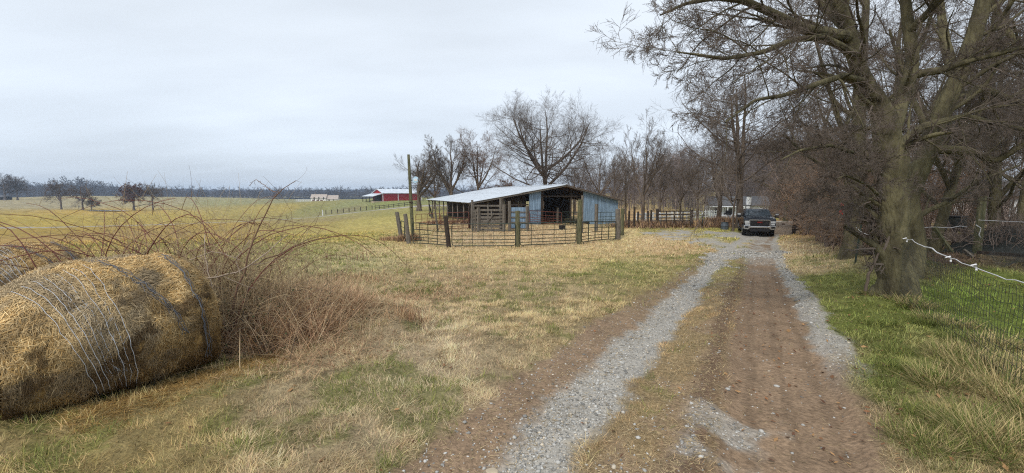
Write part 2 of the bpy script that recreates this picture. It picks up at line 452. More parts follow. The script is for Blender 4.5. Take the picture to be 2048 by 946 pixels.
def tubes(P, Rr, n=3):
    """swept tubes for many polylines at once: P (N,k,3), Rr (N,k)"""
    N, k, _ = P.shape
    t = np.empty_like(P)
    t[:, 1:-1] = P[:, 2:] - P[:, :-2]; t[:, 0] = P[:, 1] - P[:, 0]; t[:, -1] = P[:, -1] - P[:, -2]
    t /= np.linalg.norm(t, axis=-1, keepdims=True) + 1e-9
    ref = rng.normal(size=(N, 1, 3)); tm = t.mean(1, keepdims=True)
    ref = np.cross(np.broadcast_to(tm, ref.shape), ref); ref /= np.linalg.norm(ref, axis=-1, keepdims=True) + 1e-9
    u = ref - t * (ref * t).sum(-1, keepdims=True); u /= np.linalg.norm(u, axis=-1, keepdims=True) + 1e-9
    v = np.cross(t, u)
    a = np.arange(n) * 2 * np.pi / n
    V = P[:, :, None, :] + Rr[:, :, None, None] * (u[:, :, None, :] * np.cos(a)[None, None, :, None] + v[:, :, None, :] * np.sin(a)[None, None, :, None])
    idx = np.arange(N * k * n).reshape(N, k, n)
    q = np.stack([idx[:, :-1, :], np.roll(idx, -1, 2)[:, :-1, :], np.roll(idx, -1, 2)[:, 1:, :], idx[:, 1:, :]], -1).reshape(-1, 4)
    return V.reshape(-1, 3), q
def join(parts):
    Vs, Fq, b = [], [], 0
    for V, q in parts:
        Vs.append(V); Fq.append(q + b); b += len(V)
    return np.concatenate(Vs), np.concatenate(Fq)

# ------------------------------------------------------------------ materials
def mat(name, col, rough=.8, metal=0.0, nscale=None, namt=.25, bump=0, bscale=None, col2=None, stretch=(1, 1, 1), attr=False, spec=.3, trans=0, detail=4):
    m = bpy.data.materials.new(name); m.use_nodes = True
    t = m.node_tree; b = t.nodes['Principled BSDF']
    b.inputs['Roughness'].default_value = rough; b.inputs['Metallic'].default_value = metal
    b.inputs['Specular IOR Level'].default_value = spec
    src = None
    if attr:
        a = t.nodes.new('ShaderNodeAttribute'); a.attribute_name = 'Col'; src = a.outputs['Color']
    else:
        b.inputs['Base Color'].default_value = (*col, 1)
    if nscale:
        tcn = t.nodes.new('ShaderNodeTexCoord'); mpn = t.nodes.new('ShaderNodeMapping'); mpn.inputs['Scale'].default_value = stretch
        t.links.new(tcn.outputs['Object'], mpn.inputs[0])
        n = t.nodes.new('ShaderNodeTexNoise'); n.inputs['Scale'].default_value = nscale; n.inputs['Detail'].default_value = detail
        n.inputs['Roughness'].default_value = .6
        t.links.new(mpn.outputs[0], n.inputs['Vector'])
        r_ = t.nodes.new('ShaderNodeValToRGB'); r_.color_ramp.elements[0].position = .3; r_.color_ramp.elements[1].position = .7
        if src is not None:
            r_.color_ramp.elements[0].color = (1 - namt,) * 3 + (1,); r_.color_ramp.elements[1].color = (1 + namt,) * 3 + (1,)
            mm = t.nodes.new('ShaderNodeMixRGB'); mm.blend_type = 'MULTIPLY'; mm.inputs[0].default_value = 1
            t.links.new(src, mm.inputs[1]); t.links.new(r_.outputs[0], mm.inputs[2]); src = mm.outputs[0]
        else:
            c2 = col2 if col2 is not None else tuple(min(1, c * (1 + namt)) for c in col)
            c1 = col if col2 is not None else tuple(c * (1 - namt) for c in col)
            r_.color_ramp.elements[0].color = (*c1, 1); r_.color_ramp.elements[1].color = (*c2, 1)
            src = r_.outputs[0]
        t.links.new(n.outputs[0], r_.inputs[0])
        if bump:
            bn = t.nodes.new('ShaderNodeBump'); bn.inputs['Distance'].default_value = bump; bn.inputs['Strength'].default_value = .8
            if bscale:
                n2 = t.nodes.new('ShaderNodeTexNoise'); n2.inputs['Scale'].default_value = bscale; n2.inputs['Detail'].default_value = 3
                t.links.new(mpn.outputs[0], n2.inputs['Vector']); t.links.new(n2.outputs[0], bn.inputs['Height'])
            else:
                t.links.new(n.outputs[0], bn.inputs['Height'])
            t.links.new(bn.outputs[0], b.inputs['Normal'])
    if src is not None:
        t.links.new(src, b.inputs['Base Color'])
    if trans:
        tr = t.nodes.new('ShaderNodeBsdfTranslucent'); ms = t.nodes.new('ShaderNodeMixShader'); ms.inputs[0].default_value = trans
        if src is not None: t.links.new(src, tr.inputs[0])
        else: tr.inputs[0].default_value = (*col, 1)
        t.links.new(b.outputs[0], ms.inputs[1]); t.links.new(tr.outputs[0], ms.inputs[2])
        t.links.new(ms.outputs[0], t.nodes['Material Output'].inputs[0])
    return m
def L3(*c): return tuple(lin(c))
M = {}
M['ground'] = mat('ground_cover', None, .95, attr=True, nscale=26.0, namt=.34, bump=.03, bscale=34, spec=.1, detail=6)
M['blade'] = mat('grass_blades', None, .75, attr=True, spec=.25, trans=.25)
M['pebble'] = mat('gravel_stone', None, .85, attr=True, spec=.2)
M['straw'] = mat('straw', None, .7, attr=True, spec=.25, trans=.15)
M['hay'] = mat('packed_hay', L3(92, 72, 44), .95, nscale=14, col2=L3(158, 130, 84), bump=.04, bscale=45, spec=.1)
M['net'] = mat('net_wrap', L3(190, 196, 205), .5, nscale=8, namt=.2, spec=.4)
M['twine'] = mat('grey_twine', L3(92, 96, 104), .7, nscale=20, namt=.3)
M['bark'] = mat('grey_bark', L3(74, 64, 56), .95, nscale=3, namt=.3, col2=L3(118, 106, 94), bump=.03, stretch=(1, 1, .3), spec=.1)
M['barkfar'] = mat('far_bark', L3(100, 92, 88), .95, nscale=.8, namt=.2, spec=.1)
M['barkmoss'] = mat('mossy_bark', L3(56, 51, 42), .95, nscale=4.5, col2=L3(114, 108, 82), bump=.07, bscale=16, stretch=(1, 1, .3), spec=.1, detail=6)
M['twig'] = mat('twigs', L3(106, 96, 88), .9, nscale=1, namt=.25, spec=.1)
M['twigred'] = mat('brown_shoots', L3(120, 96, 80), .9, nscale=1, namt=.3, spec=.1)
M['cane'] = mat('bramble_cane', L3(88, 38, 36), .6, nscale=4, namt=.35, col2=L3(122, 76, 62), spec=.3)
M['weed'] = mat('dead_weed', None, .85, attr=True, spec=.15)
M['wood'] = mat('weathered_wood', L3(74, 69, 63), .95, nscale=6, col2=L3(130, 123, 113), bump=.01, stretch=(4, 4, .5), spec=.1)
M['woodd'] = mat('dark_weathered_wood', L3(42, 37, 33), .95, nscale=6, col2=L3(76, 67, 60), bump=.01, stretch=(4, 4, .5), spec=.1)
M['woodg'] = mat('algae_green_post', L3(62, 66, 46), .95, nscale=5, col2=L3(116, 112, 88), bump=.01, stretch=(3, 3, .5), spec=.1)
M['tin'] = mat('blue_grey_tin', L3(92, 112, 132), .55, .25, nscale=3.5, col2=L3(150, 176, 200), stretch=(5, 5, .25), spec=.4, bump=.004)
M['tinroof'] = mat('pale_tin_roof', L3(176, 182, 188), .42, .25, nscale=1.4, col2=L3(228, 236, 244), stretch=(.5, 2.4, 1), spec=.5)
M['rust'] = mat('rusty_edge', L3(92, 66, 52), .8, .2, nscale=3, col2=L3(140, 116, 98))
M['gate'] = mat('green_pipe', L3(30, 44, 36), .5, .2, nscale=8, namt=.3, col2=L3(58, 66, 54), spec=.4)
M['gater'] = mat('red_brown_pipe', L3(84, 44, 36), .6, .2, nscale=8, col2=L3(118, 72, 56))
M['red'] = mat('red_siding', L3(128, 26, 32), .6, nscale=1, col2=L3(156, 44, 48), stretch=(3, 3, .3))
M['white'] = mat('white_paint', L3(212, 214, 216), .6, nscale=2, namt=.08)
M['cream'] = mat('cream_siding', L3(236, 232, 226), .7, nscale=2, namt=.08)
M['shingle'] = mat('tan_shingles', L3(170, 158, 148), .9, nscale=3, namt=.15)
M['shingled'] = mat('dark_shingles', L3(88, 88, 90), .9, nscale=3, namt=.2)
M['dark'] = mat('dark_opening', (.01, .01, .012), .6)
M['glass'] = mat('window_glass', (.02, .025, .03), .06, spec=.8)
M['black'] = mat('black_plastic', (.012, .012, .014), .4, spec=.4)
M['paint'] = mat('dark_blue_truck_paint', (.009, .012, .018), .12, .35, spec=.8)
M['chrome'] = mat('chrome', (.58, .59, .61), .24, .9, spec=.8)
M['rubber'] = mat('tyre_rubber', (.018, .017, .016), .85)
M['lamp'] = mat('headlight_lens', (.55, .58, .62), .08, .3, spec=.9)
M['emb'] = mat('red_emblem', (.28, .035, .03), .4, .3)
M['tape'] = mat('white_fence_tape', L3(206, 206, 208), .6)
M['wire'] = mat('galvanised_wire', L3(74, 76, 74), .55, .5)
M['ribbon'] = mat('red_ribbon', L3(226, 60, 58), .6)
M['tub'] = mat('galvanised_tub', L3(92, 100, 110), .6, .4, nscale=4, namt=.3)
M['blueb'] = mat('pale_blue_box', L3(176, 206, 226), .4)
M['stone'] = mat('pale_stone', L3(172, 158, 136), .9, nscale=5, namt=.2, bump=.01)
M['leaf'] = mat('dead_leaf', None, .8, attr=True, trans=.2)
M['tarp'] = mat('dark_heap', L3(48, 50, 46), .8, nscale=3, namt=.4, bump=.05)
# ------------------------------------------------------------------ the ground, one continuous sheet
def build_ground():
    az = np.concatenate([np.arange(-180, -72, 3.0), np.arange(-72, 72, .2), np.arange(72, 180, 3.0)])
    rr = np.concatenate([np.geomspace(.35, 1.8, 10)[:-1], np.geomspace(1.8, 45, 330)[:-1], np.geomspace(45, 2600, 140)])
    A, Rr = np.meshgrid(np.radians(az), rr)
    x = (Rr * np.sin(A)).ravel(); y = (Rr * np.cos(A)).ravel()
    z = zones(x, y)
    h = T(x, y, z)
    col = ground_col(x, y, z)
    na, nr = len(az), len(rr)
    V = np.stack([x, y, h], -1)
    V = np.vstack([V, [0, 0, h[0]]]); col = np.vstack([col, col[:1]])
    i = np.arange(nr - 1)[:, None] * na + np.arange(na)[None, :]
    j = np.arange(nr - 1)[:, None] * na + (np.arange(na)[None, :] + 1) % na
    q = np.stack([i, i + na, j + na, j], -1).reshape(-1, 4)
    q = q[:, ::-1]
    dm = z['drive'].astype(float); fm = (z['farroad'] > .5).astype(float)
    dq = dm[q].mean(1) > .5; fq = (fm[q].mean(1) > .5) & ~dq
    tri = np.stack([np.full(na, nr * na), (np.arange(na) + 1) % na, np.arange(na)], -1)
    def sub(mask, name, extra=None):
        f = q[mask]; used = np.unique(f if extra is None else np.concatenate([f.ravel(), extra.ravel()]))
        mp_ = np.full(len(V), -1); mp_[used] = np.arange(len(used))
        Fs = [mp_[f]] + ([mp_[extra]] if extra is not None else [])
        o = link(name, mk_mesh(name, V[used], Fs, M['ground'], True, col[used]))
        tag(o, kind='structure'); return o
    print('GROUND Z', V[:, 2].min(), V[:, 2].max())
    sub(~dq & ~fq, 'ground', tri)
    sub(dq, 'driveway'); sub(fq, 'road')
build_ground()

# ------------------------------------------------------------------ grass, gravel, leaves: what nobody could count
def blades(n, rmin, rmax, kfun, pw=1.5, azr=58):
    """n positions spread so that the cover thins out with distance; returns x, y, zones"""
    u = rng.random(n)
    e = 2 - pw
    r = (rmin ** e + u * (rmax ** e - rmin ** e)) ** (1 / e)
    a = np.radians(rng.uniform(-azr, azr, n))
    x = r * np.sin(a); y = r * np.cos(a)
    z = zones(x, y)
    keep = rng.random(n) < kfun(x, y, z)
    for k in z: z[k] = z[k][keep]
    return x[keep], y[keep], z
def blade_mesh(x, y, h, L, W, lean, col, segs=2, yaw=None):
    """curved tapering blades; lean 0 upright .. 1 lying"""
    n = len(x)
    a = rng.uniform(0, 2 * np.pi, n) if yaw is None else yaw
    dirn = np.stack([np.cos(a), np.sin(a), np.zeros(n)], -1)
    side = np.stack([-np.sin(a + rng.normal(0, .5, n)), np.cos(a), np.zeros(n)], -1)
    base = np.stack([x, y, h - .012], -1)
    V = []
    for k in range(segs + 1):
        t = k / segs
        up = np.sin(np.clip((1 - lean), 0, 1) * 1.45) * (t - .35 * lean * t * t)
        out = np.cos((1 - lean) * 1.45) * t + .35 * t * t * (1 - lean) * lean
        c = base + dirn * (out * L)[:, None] + np.array([0, 0, 1]) * (np.maximum(up, .02 * t) * L)[:, None]
        wd = W * (1 - t) ** .7
        if k < segs:
            V.append(c - side * wd[:, None] / 2); V.append(c + side * wd[:, None] / 2)
        else:
            V.append(c)
    m = len(V); VV = np.stack(V, 1).reshape(-1, 3)
    b = np.arange(n)[:, None] * m
    qs = np.concatenate([b + np.array([[2 * k, 2 * k + 1, 2 * k + 3, 2 * k + 2]]) for k in range(segs - 1)]) if segs > 1 else np.zeros((0, 4), int)
    ts = b + np.array([[m - 3, m - 2, m - 1]])
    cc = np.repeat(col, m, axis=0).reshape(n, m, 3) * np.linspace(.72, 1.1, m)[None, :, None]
    return VV, [qs, ts], cc.reshape(-1, 3)
def offroad(z):
    o = (1 - z['gravel']) * (1 - z['dirt']) * (1 - z['farroad']) * (1 - z['back2'])
    return o
def dens_dry(x, y, z):
    g = green_amount(x, y, z)
    patch = .3 + .7 * sstep(.36, .56, fbm(x, y, 4.0, 3, 133))
    k = offroad(z) ** 2 * (1 - .55 * g) * patch
    k = np.where(z['crown'] > .3, k * .8, k)
    k = np.where((x > 3) & (idw(x, y, AF, AC)[:, 0] < .13), k * .6, k)
    return k
def dry_cover(name, N, r0, r1, pw, Lm):
    x, y, z = blades(N, r0, r1, dens_dry, pw)
    n = len(x); r = z['r']
    clump = fbm(x, y, 4.2, 3, 41)
    L = rng.uniform(.05, .13, n) * (.35 + 1.4 * clump) * Lm * np.where(z['crown'] > .3, .55, 1) * np.clip(.85 + r / 30, 1, 1.8)
    W = rng.uniform(.003, .0055, n) * np.maximum(1, r / 4.0)
    lean = np.clip(rng.beta(2.2, 1.4, n), .08, .97)
    col = idw(x, y, AF, AC) * ALB * (rng.uniform(.5, 1.4, (n, 1)) + 1.1 * (fbm(x, y, 4.2, 2, 41)[:, None] - .5)) * (1 + rng.normal(0, .05, (n, 3)))
    swirl = fbm(x, y, 2.4, 2, 77) * 16
    yaw = np.where(rng.random(n) < .6, swirl + rng.normal(0, .7, n), rng.uniform(0, 6.28, n))
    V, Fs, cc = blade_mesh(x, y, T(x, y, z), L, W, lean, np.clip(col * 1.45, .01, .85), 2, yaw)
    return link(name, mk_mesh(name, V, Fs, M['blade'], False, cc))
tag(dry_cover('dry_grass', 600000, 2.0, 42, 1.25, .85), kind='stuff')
tag(dry_cover('dry_grass_near_camera', 460000, 1.9, 8.5, 1.0, .75), kind='stuff').name = 'dead_grass'
def dens_green(x, y, z):
    g = green_amount(x, y, z)
    return offroad(z) * g * np.where(x > 2.5, .62, 1) * (.35 + .65 * sstep(.35, .6, fbm(x, y, 3.1, 2, 143))) * np.where(z['crown'] > .3, .5, 1)
x, y, z = blades(380000, 2.0, 40, dens_green, 1.3)
n = len(x); r = z['r']
clump = fbm(x, y, 3.1, 2, 143)
L = rng.uniform(.05, .125, n) * (.5 + 1.1 * clump) * np.where(x > 2.5, .9, 1) * np.clip(.85 + r / 30, 1, 1.6)
W = rng.uniform(.003, .006, n) * np.maximum(1, r / 4.0)
cg = lin((98, 114, 56))[None] * (1 - rng.random((n, 1)) * .45) + lin((170, 160, 90))[None] * rng.random((n, 1)) * .7
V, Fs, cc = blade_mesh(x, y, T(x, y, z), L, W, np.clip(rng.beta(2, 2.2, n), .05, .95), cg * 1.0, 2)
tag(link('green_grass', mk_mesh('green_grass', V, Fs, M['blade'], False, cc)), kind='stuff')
# taller pale tussocks: right verge by the wire fence, and along the trunk
def tussocks(name, spots, nb, Lr, colr, wmul=1.0, green=0.0, lr=(.15, .75)):
    X, Y, LL, YW, CC = [], [], [], [], []
    for (cx, cy, rad, f) in spots:
        k = int(nb * f)
        a = rng.uniform(0, 6.28, k); q = rad * np.sqrt(rng.random(k))
        X.append(cx + q * np.cos(a)); Y.append(cy + q * np.sin(a)); YW.append(a + rng.normal(0, .8, k)); LL.append(rng.uniform(*Lr, k) * (.7 + .5 * f))
    X = np.concatenate(X); Y = np.concatenate(Y); YW = np.concatenate(YW); LL = np.concatenate(LL); k = len(X)
    c = lin(colr)[None] * rng.uniform(.6, 1.3, (k, 1))
    g = rng.random(k) < green
    c[g] = lin((112, 126, 60)) * rng.uniform(.6, 1.2, (g.sum(), 1))
    V, Fs, cc = blade_mesh(X, Y, T(X, Y), LL, rng.uniform(.003, .006, k) * wmul * np.maximum(1, np.hypot(X, Y) / 4.5), rng.uniform(lr[0], lr[1], k), c * .9, 3, YW)
    return tag(link(name, mk_mesh(name, V, Fs, M['blade'], False, cc)), kind='stuff')
sp = []
for (px, py, rad, f) in [(1930, 720, .28, 1.2), (1990, 760, .3, 1.3), (2035, 800, .3, 1.2), (1880, 770, .22, .8), (1960, 860, .25, 1.0), (2030, 900, .3, 1.2), (1900, 650, .25, .7),
                         (1990, 690, .25, .8), (1850, 880, .2, .6), (2060, 740, .3, 1.2), (2100, 850, .3, 1.0), (1800, 600, .25, .6), (1745, 590, .2, .5), (1830, 612, .25, .7), (1860, 640, .2, .5)]:
    g_ = G(px, py); sp.append((g_[0], g_[1], rad, f))
tussocks('tall_verge_grass', sp, 650, (.10, .28), (196, 176, 126), green=.4, lr=(.2, .9))
sp = []
for i in range(34):
    px = rng.uniform(1700, 1880) ; py = 560 + rng.random() * 360
    if py > 560 + (px - 1620) * .2:
        g_ = G(px + (py - 560) * .35, py); sp.append((g_[0], g_[1], .16, rng.uniform(.3, .9)))
tussocks('green_tussock_grass', sp, 260, (.07, .17), (140, 142, 76), green=.5)

# gravel
def dens_grav(x, y, z):
    return np.clip(z['gravel'] ** 1.5 * .95 + .035 * z['dirt'] + .02 * z['crown'] + .10 * ((z['dl'] < .75) & (z['dirt'] > .3)), 0, 1)
x, y, z = blades(190000, 2.0, 24, dens_grav, 1.35, 50)
k = (z['drive'] | (z['gravel'] > .2)); x, y = x[k], y[k]; rr_ = z['r'][k]; zz = {a: b[k] for a, b in z.items()}
n = len(x)
t = (1 + 5 ** .5) / 2
ico = np.array([(-1, t, 0), (1, t, 0), (-1, -t, 0), (1, -t, 0), (0, -1, t), (0, 1, t), (0, -1, -t), (0, 1, -t), (t, 0, -1), (t, 0, 1), (-t, 0, -1), (-t, 0, 1)]) / 1.9
icof = np.array([(0, 11, 5), (0, 5, 1), (0, 1, 7), (0, 7, 10), (0, 10, 11), (1, 5, 9), (5, 11, 4), (11, 10, 2), (10, 7, 6), (7, 1, 8), (3, 9, 4), (3, 4, 2), (3, 2, 6), (3, 6, 8), (3, 8, 9), (4, 9, 5), (2, 4, 11), (6, 2, 10), (8, 6, 7), (9, 8, 1)])
s = rng.lognormal(-4.88, .40, n) * np.maximum(1, rr_ / 7)
big = rng.random(n) < .005; s[big] *= 2.4
s = np.minimum(s, .028 * np.maximum(1, rr_ / 9))
V = ico[None] * rng.uniform(.6, 1.15, (n, 12, 1)) * s[:, None, None] * np.stack([rng.uniform(.8, 1.5, n), rng.uniform(.7, 1.1, n), rng.uniform(.4, .75, n)], -1)[:, None, :]
a = rng.uniform(0, 6.28, n); ca, sa = np.cos(a)[:, None], np.sin(a)[:, None]
V = np.stack([V[..., 0] * ca - V[..., 1] * sa, V[..., 0] * sa + V[..., 1] * ca, V[..., 2]], -1)
V = V + np.stack([x, y, T(x, y, zz) + s * .18], -1)[:, None, :]
cgr = lin((156, 154, 149))[None] * rng.uniform(.4, 1.6, (n, 1)) * np.where(rng.random((n, 1)) < .2, np.array([[1.12, 1.0, .84]]), 1)
Ff = (icof[None] + np.arange(n)[:, None, None] * 12).reshape(-1, 3)
tag(link('gravel', mk_mesh('gravel', V.reshape(-1, 3), Ff, M['pebble'], False, np.repeat(np.clip(cgr, 0.02, .7), 12, 0))), kind='stuff')
# dead leaves and straw litter
def litter(name, n, kf, sz, cols, rmax=16):
    x, y, z = blades(n, 2.0, rmax, kf, 1.2)
    n = len(x); a = rng.uniform(0, 6.28, n); s = rng.uniform(*sz, n)
    dx_ = np.stack([np.cos(a), np.sin(a), rng.normal(0, .35, n)], -1) * s[:, None]; dy_ = np.stack([-np.sin(a), np.cos(a), rng.normal(0, .35, n)], -1) * (s * rng.uniform(.4, .8, n))[:, None]
    c = np.stack([x, y, T(x, y, z) + rng.uniform(.004, .035, n)], -1)
    V = np.stack([c - dx_, c - dy_ * .9 + dx_ * .2, c + dx_, c + dy_ * .9], 1)
    cs = np.array([lin(q) for q in cols])[rng.integers(0, len(cols), n)] * rng.uniform(.7, 1.2, (n, 1))
    Fq = (np.arange(4)[None] + np.arange(n)[:, None] * 4)
    return tag(link(name, mk_mesh(name, V.reshape(-1, 3), Fq, M['leaf'], False, np.repeat(cs, 4, 0))), kind='stuff')
litter('fallen_leaves', 9000, lambda x, y, z: np.where(x > 2.2, .5, .06) * (1 - z['gravel'] * .8) * np.where((z['crown'] > .3), .6, 1), (.012, .032), [(150, 104, 70), (122, 88, 62), (172, 134, 92), (104, 74, 56)])
x, y, z = blades(130000, 2.0, 14, lambda x, y, z: np.clip(z['crown'] * 1.0 + .25 * z['dirt'] * (z['dl'] < 1.1) * (z['sl'] > 0) + .05 * z['dirt'] + .5 * sstep(1.2, .9, z['dr']) * (z['sr'] < 0) * offroad(z), 0, 1), 1.2, 50)
n = len(x)
V, Fs, cc = blade_mesh(x, y, T(x, y, z) + .014, rng.uniform(.03, .09, n), rng.uniform(.0035, .0065, n) * np.maximum(1, z['r'] / 4.5), rng.uniform(.93, 1.0, n), lin((200, 178, 138))[None] * rng.uniform(.25, 1.35, (n, 1)), 1)
tag(link('straw_litter', mk_mesh('straw_litter', V, [Fs[1]], M['blade'], False, cc)), kind='stuff')

# ------------------------------------------------------------------ trees
def resample(pts, rad, k):
    pts = np.asarray(pts, float); rad = np.asarray(rad, float)
    d = np.concatenate([[0], np.cumsum(np.linalg.norm(np.diff(pts, axis=0), axis=1))]); s = np.linspace(0, d[-1], k)
    # smooth through the points
    out = np.stack([np.interp(s, d, pts[:, i]) for i in range(3)], -1)
    for _ in range(2):
        out[1:-1] = out[1:-1] * .5 + (out[:-2] + out[2:]) * .25
    return out, np.interp(s, d, rad)
def children(P, Rr, n, t0, t1, ang, lr, rr, k, wander, up, rmin, g, jit=0.0, taper=.35, tdecay=.5):
    N, kp, _ = P.shape
    Ms = N * n; idx = np.repeat(np.arange(N), n)
    t = t0 + (t1 - t0) * ((np.tile(np.arange(n), N) + g.random(Ms)) / n)
    f = np.clip(t * (kp - 1), 0, kp - 1.001); i0 = f.astype(int); fr = (f - i0)[:, None]
    p = P[idx, i0] * (1 - fr) + P[idx, i0 + 1] * fr
    rad = Rr[idx, i0] * (1 - fr[:, 0]) + Rr[idx, i0 + 1] * fr[:, 0]
    tan = P[idx, i0 + 1] - P[idx, i0]; tan /= np.linalg.norm(tan, axis=1, keepdims=True) + 1e-9
    plen = np.linalg.norm(np.diff(P, axis=1), axis=2).sum(1)[idx]
    pr = g.normal(size=(Ms, 3)); pr -= tan * (pr * tan).sum(1, keepdims=True); pr /= np.linalg.norm(pr, axis=1, keepdims=True) + 1e-9
    a = np.radians(g.uniform(ang[0], ang[1], Ms))[:, None]
    d = tan * np.cos(a) + pr * np.sin(a)
    ln = plen * g.uniform(lr[0], lr[1], Ms) * (1 - tdecay * t)
    r0 = np.maximum(np.minimum(rad * .85, rad * rr * g.uniform(.7, 1.15, Ms)), rmin)
    out = np.empty((Ms, k, 3)); out[:, 0] = p; seg = (ln / (k - 1))[:, None]
    for j in range(1, k):
        d = d + g.normal(0, wander, (Ms, 3)); d[:, 2] += up; d /= np.linalg.norm(d, axis=1, keepdims=True)
        p = p + d * seg; out[:, j] = p
    R2 = np.maximum(r0[:, None] * np.linspace(1, taper, k)[None], rmin * .6)
    return out, R2
def make_tree(name, label, cat, loc, stems, levels, bark, twig, seed, group=None, sides=(9, 5, 4, 3, 3, 3), leaves=None, rmin=.004, kind_trunk='trunk'):
    """stems: list of (points, radii) local to loc"""
    g = np.random.default_rng(seed)
    root = thing(name, label, cat, loc, 0, group)
    k0 = 16
    PR = [resample(p, r_, k0) for p, r_ in stems]
    P = np.stack([a[0] for a in PR]); Rr = np.stack([a[1] for a in PR])
    Pw = P + g.normal(0, 1, P.shape) * Rr[..., None] * .06
    Pw[:, 0] = P[:, 0]; P = Pw
    if sides[0] >= 12:
        PR2 = [resample(p, r_, 60) for p, r_ in stems]
        P2_ = np.stack([a[0] for a in PR2]); R2_ = np.stack([a[1] for a in PR2])
        for d_ in range(3):
            P2_[..., d_] += (fbm(np.linspace(0, 9, 60)[None, :] + np.arange(len(P2_))[:, None] * 13, np.zeros((len(P2_), 60)) + d_ * 31, 1.0, 3, seed) - .5) * R2_ * .5 * (np.arange(60) > 1)
        ns = 40
        V, q = tubes(P2_, R2_, ns)
        V = V.reshape(len(P2_), 60, ns, 3); an = np.arange(ns) / ns * 2 * np.pi
        hgt = np.concatenate([np.zeros((len(P2_), 1)), np.cumsum(np.linalg.norm(np.diff(P2_, axis=1), axis=2), axis=1)], 1)[:, :, None]
        ca, sa_ = np.cos(an)[None, None], np.sin(an)[None, None]
        X1 = ca * 3 + hgt * .9 + np.arange(len(P2_))[:, None, None] * 7; Y1 = sa_ * 3 + hgt * .7
        rd = 1 + .16 * (fbm(X1 * 1.0, Y1, .5, 3, seed) - .5) + .16 * (np.abs(fbm(ca * 9 + 40 + hgt * .5, sa_ * 9 + hgt * 1.5, 1, 3, seed + 5) - .5) * -2 + .3)
        flare = np.exp(-np.maximum(hgt - .1, 0) / .22) * .30 * (np.cos(an * 4 + 1.0)[None, None] * .5 + .5 + .3 * np.cos(an * 7)[None, None]) * (np.arange(len(P2_)) == 0)[:, None, None]
        V = P2_[:, :, None, :] + (V - P2_[:, :, None, :]) * (rd + flare)[..., None]
        V = V.reshape(-1, 3)
    else:
        V, q = tubes(P, Rr * (1 + g.normal(0, .05, Rr.shape)), sides[0])
    link(kind_trunk, mk_mesh(kind_trunk, V, q, bark, True), root)
    segs = []
    limbs = []
    for li, lv in enumerate(levels):
        P, Rr = children(P, Rr, rmin=rmin, g=g, **lv)
        (limbs if li == 0 else segs).append(tubes(P, Rr, sides[min(li + 1, 5)]))
    if limbs:
        V, q = join(limbs); link('limb_growth', mk_mesh('limbs', V, q, bark, True), root).name = 'branch_work'
    if segs:
        V, q = join(segs); link('crown', mk_mesh('crown', V, q, twig, False), root)
    if leaves:
        m, size, cols, zlo, zhi = leaves
        e = P[:, -1][g.integers(0, len(P), m)] + g.normal(0, .1, (m, 3))
        zz_ = e[:, 2]; e = e[(zz_ > zlo) & (zz_ < zhi)]; m = len(e)
        u = g.normal(size=(m, 3)); u /= np.linalg.norm(u, axis=1, keepdims=True); v = np.cross(u, g.normal(size=(m, 3))); v /= np.linalg.norm(v, axis=1, keepdims=True)
        u *= size; v *= size * .6
        V = np.stack([e - u, e - v, e + u, e + v], 1).reshape(-1, 3)
        cs = np.array([lin(c) for c in cols])[g.integers(0, len(cols), m)] * g.uniform(.7, 1.2, (m, 1))
        link('leaf', mk_mesh('leaf', V, np.arange(4)[None] + np.arange(m)[:, None] * 4, M['leaf'], False, np.repeat(cs, 4, 0)), root).name = 'dry_foliage'
    return root
def trunk_stem(h, r, lean=(0, 0), wob=.25, seed=0, top=.12):
    g = np.random.default_rng(seed); n = 7
    pts = [(0, 0, -.15)]; rad = [r * 1.45]
    for i in range(1, n + 1):
        t = i / n
        pts.append((lean[0] * t * h + g.normal(0, wob) * t, lean[1] * t * h + g.normal(0, wob) * t, h * t)); rad.append(r * (1.0 - (1 - top) * t ** .9))
    pts.insert(1, (0, 0, .25)); rad.insert(1, r * 1.12)
    return (pts, rad)
def lv(n, t0, t1, ang, lr, rr, k, wander, up, **kw):
    d = dict(n=n, t0=t0, t1=t1, ang=ang, lr=lr, rr=rr, k=k, wander=wander, up=up); d.update(kw); return d

